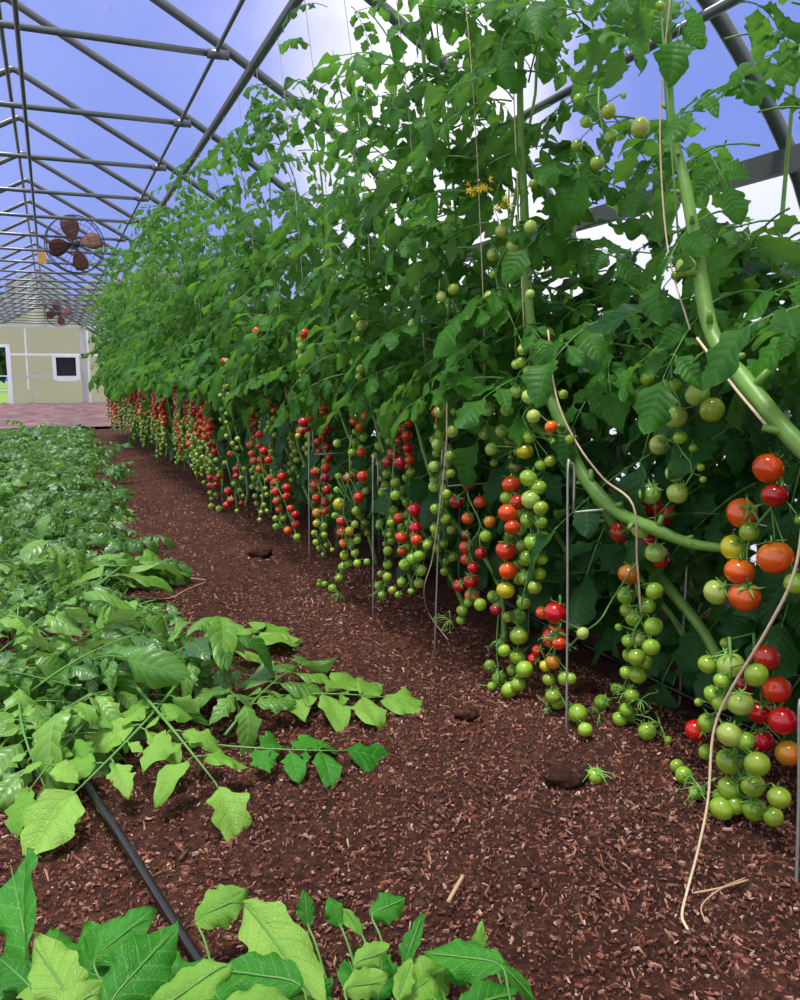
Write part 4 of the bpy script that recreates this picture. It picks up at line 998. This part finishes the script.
rg = random.Random(31)
for k in range(26):
    x = rg.uniform(0, 235) if k % 2 else rg.uniform(255, 470); y0 = rg.uniform(960, 1030)
    if x > 255: y0 = rg.uniform(980, 1030)
    dx = rg.uniform(-60, 60); L_ = rg.uniform(25, 55); z_ = rg.uniform(.02, .06)
    fore_leaf((x, y0), (x + dx, y0 - L_), z_, z_ + rg.uniform(.0, .05), rg.uniform(.5, .75), 200 + k, 'cut leaf in the shade beneath the big foreground leaves', FORE if rg.random() < .75 else PALE, (rg.uniform(-.5, .5), -.6, .8), rg.uniform(.1, .5))
for o_ in C.objects:
    if o_.get('label') == 'cut leaf in the shade beneath the big foreground leaves': o_['group'] = 'shaded leaves under the foreground leaves'

# ------------------------------------------------------------------ loose things on the soil
r_ = empty('fallen_tomato', at(595, 776, Z=0.022), 'single striped green tomato lying on the soil with its sepals', 'tomato')
o_ = link('fruit', TOM['g'], r_); o_.scale = (0.021,) * 3; o_.rotation_euler = (0.5, 0.3, 0)
mb = MB(); rg = random.Random(4)
for k in range(9):
    a = rg.uniform(0, 6.28); mb.tube([(0, 0, 0.012), (math.cos(a) * .025, math.sin(a) * .025, 0.012), (math.cos(a) * .045, math.sin(a) * .045, -0.008 + rg.uniform(0, .02))], 0.0012, 4)
mb.build('stalk', CALYX, r_)
# small sprays of green shoots at the bunch tips
def spray(px, py, X, r_, n=14, seed=1, R=0.05):
    mb = MB(); rg = random.Random(seed); c_ = local(r_, at(px, py, X=X))
    for k in range(n):
        d = Vector((rg.uniform(-1, .5), rg.uniform(-1, 1), rg.uniform(-1, .6))).normalized(); q = c_ + d * R * rg.uniform(.6, 1.2)
        mb.tube([c_, lerp(c_, q, .5) + Vector((0, 0, .006)), q], [.0018, .0014, .0008], 4)
        for j in range(3):
            e_ = Vector((rg.uniform(-1, 1), rg.uniform(-1, 1), rg.uniform(-1, 1))).normalized() * 0.012; mb.tube([q, q + e_], [.0012, .0004], 3)
    mb.build('truss_tip', CALYX, r_)
for (px, py, X, pi_, s_) in ((665, 805, 1.3, 0, 1), (688, 835, 1.28, 0, 2), (700, 790, 1.32, 0, 3), (600, 712, 1.38, 1, 4), (640, 700, 1.42, 1, 5), (660, 725, 1.42, 1, 6), (548, 708, 1.3, 2, 7), (500, 640, 1.27, 2, 8), (495, 690, 1.27, 2, 9), (340, 595, 1.17, 5, 10), (382, 590, 1.2, 4, 11), (626, 690, 1.42, 1, 12), (450, 620, 1.25, 3, 13), (560, 640, 1.3, 2, 14)):
    spray(px, py, X, plants[pi_][1], 12, s_)
def clod(px, py, r, label, seed):
    rg = random.Random(seed); mb = MB(); seg, rings = 16, 10; vv = []
    for j in range(rings + 1):
        for i_ in range(seg):
            a = PI * j / rings; b_ = 2 * PI * i_ / seg; q = 1 + 0.18 * math.sin(3 * b_ + j) + (rg.uniform(-.1, .1) if 0 < j < rings else 0)
            vv.append((r * q * math.sin(a) * math.cos(b_) * 1.2, r * q * math.sin(a) * math.sin(b_), r * .6 * math.cos(a)))
    mb.add(vv, [(j * seg + i_, (j + 1) * seg + i_, (j + 1) * seg + (i_ + 1) % seg, j * seg + (i_ + 1) % seg) for j in range(rings) for i_ in range(seg)])
    o_ = mb.build('soil_clod', SOIL); p = at(px, py, Z=0.02); p.z = gh(p.x, p.y) + r * 0.45; o_.location = p; tag(o_, label, 'soil clod')
clod(260, 553, 0.06, 'large dark soil clod on the path below the far bunches', 1)
clod(467, 712, 0.03, 'small dark soil clod beside the path right of centre', 2)
clod(565, 775, 0.045, 'dark soil clod left of the fallen green tomato', 3)
clod(585, 695, 0.03, 'small soil clod just behind the lowest green bunch', 4)

# bark mulch: small flakes of wood scattered over the soil
nr = np.random.default_rng(7)
P = []
for (y0, y1, x0, x1, n) in ((0.75, 1.5, -0.4, 1.7, 17000), (1.5, 2.4, -0.5, 1.6, 16000), (2.4, 4.0, -0.6, 1.5, 13000), (4.0, 7.0, -0.2, 1.4, 8000), (7.0, 11.0, 0.2, 1.3, 4500)):
    P.append(np.stack([nr.uniform(x0, x1, n), nr.uniform(y0, y1, n)], 1))
P = np.concatenate(P); n = len(P)
th = nr.uniform(0, 2 * np.pi, n); Lc = nr.lognormal(-5.75, 0.6, n).clip(0.0012, 0.022) * np.where(P[:, 1] > 2.4, 1.4, 1.0); Wc = Lc * nr.uniform(0.35, 1.0, n) * np.where(Lc > 0.008, 0.35, 1.0); Hc = np.minimum(nr.uniform(0.0008, 0.0035, n), Lc * 0.6)
tilt = nr.normal(0, 0.5, n)
z0 = np.array([gh(a, b) for a, b in P]) + 0.004
unit = np.array([(-1, -.6, -1), (1, -.3, -1), (1, .5, -1), (-.8, .7, -1), (-.9, -.5, 1), (.8, -.3, 1), (.9, .3, 1), (-.8, .5, 1)], float)
V = np.repeat(unit[None], n, 0) * np.stack([Lc, Wc, Hc], 1)[:, None, :]
V *= nr.uniform(0.5, 1.4, V.shape)
xz = V[:, :, 0] * np.cos(tilt)[:, None] - V[:, :, 2] * np.sin(tilt)[:, None]; zz = V[:, :, 0] * np.sin(tilt)[:, None] + V[:, :, 2] * np.cos(tilt)[:, None]
xx = xz * np.cos(th)[:, None] - V[:, :, 1] * np.sin(th)[:, None]; yy_ = xz * np.sin(th)[:, None] + V[:, :, 1] * np.cos(th)[:, None]
V = np.stack([xx + P[:, 0:1], yy_ + P[:, 1:2], zz + z0[:, None]], 2).reshape(-1, 3)
F_ = np.array([(3, 2, 1, 0), (4, 5, 6, 7), (0, 1, 5, 4), (1, 2, 6, 5), (2, 3, 7, 6), (3, 0, 4, 7)])
F_ = (F_[None] + (np.arange(n) * 8)[:, None, None]).reshape(-1, 4)
me = bpy.data.meshes.new('bark_mulch'); me.from_pydata(V.tolist(), [], F_.tolist()); me.materials.append(CHIP); me.update()
o_ = link('bark_mulch', me); tag(o_, 'reddish brown bark mulch scattered over the path soil', 'mulch', kind='stuff')
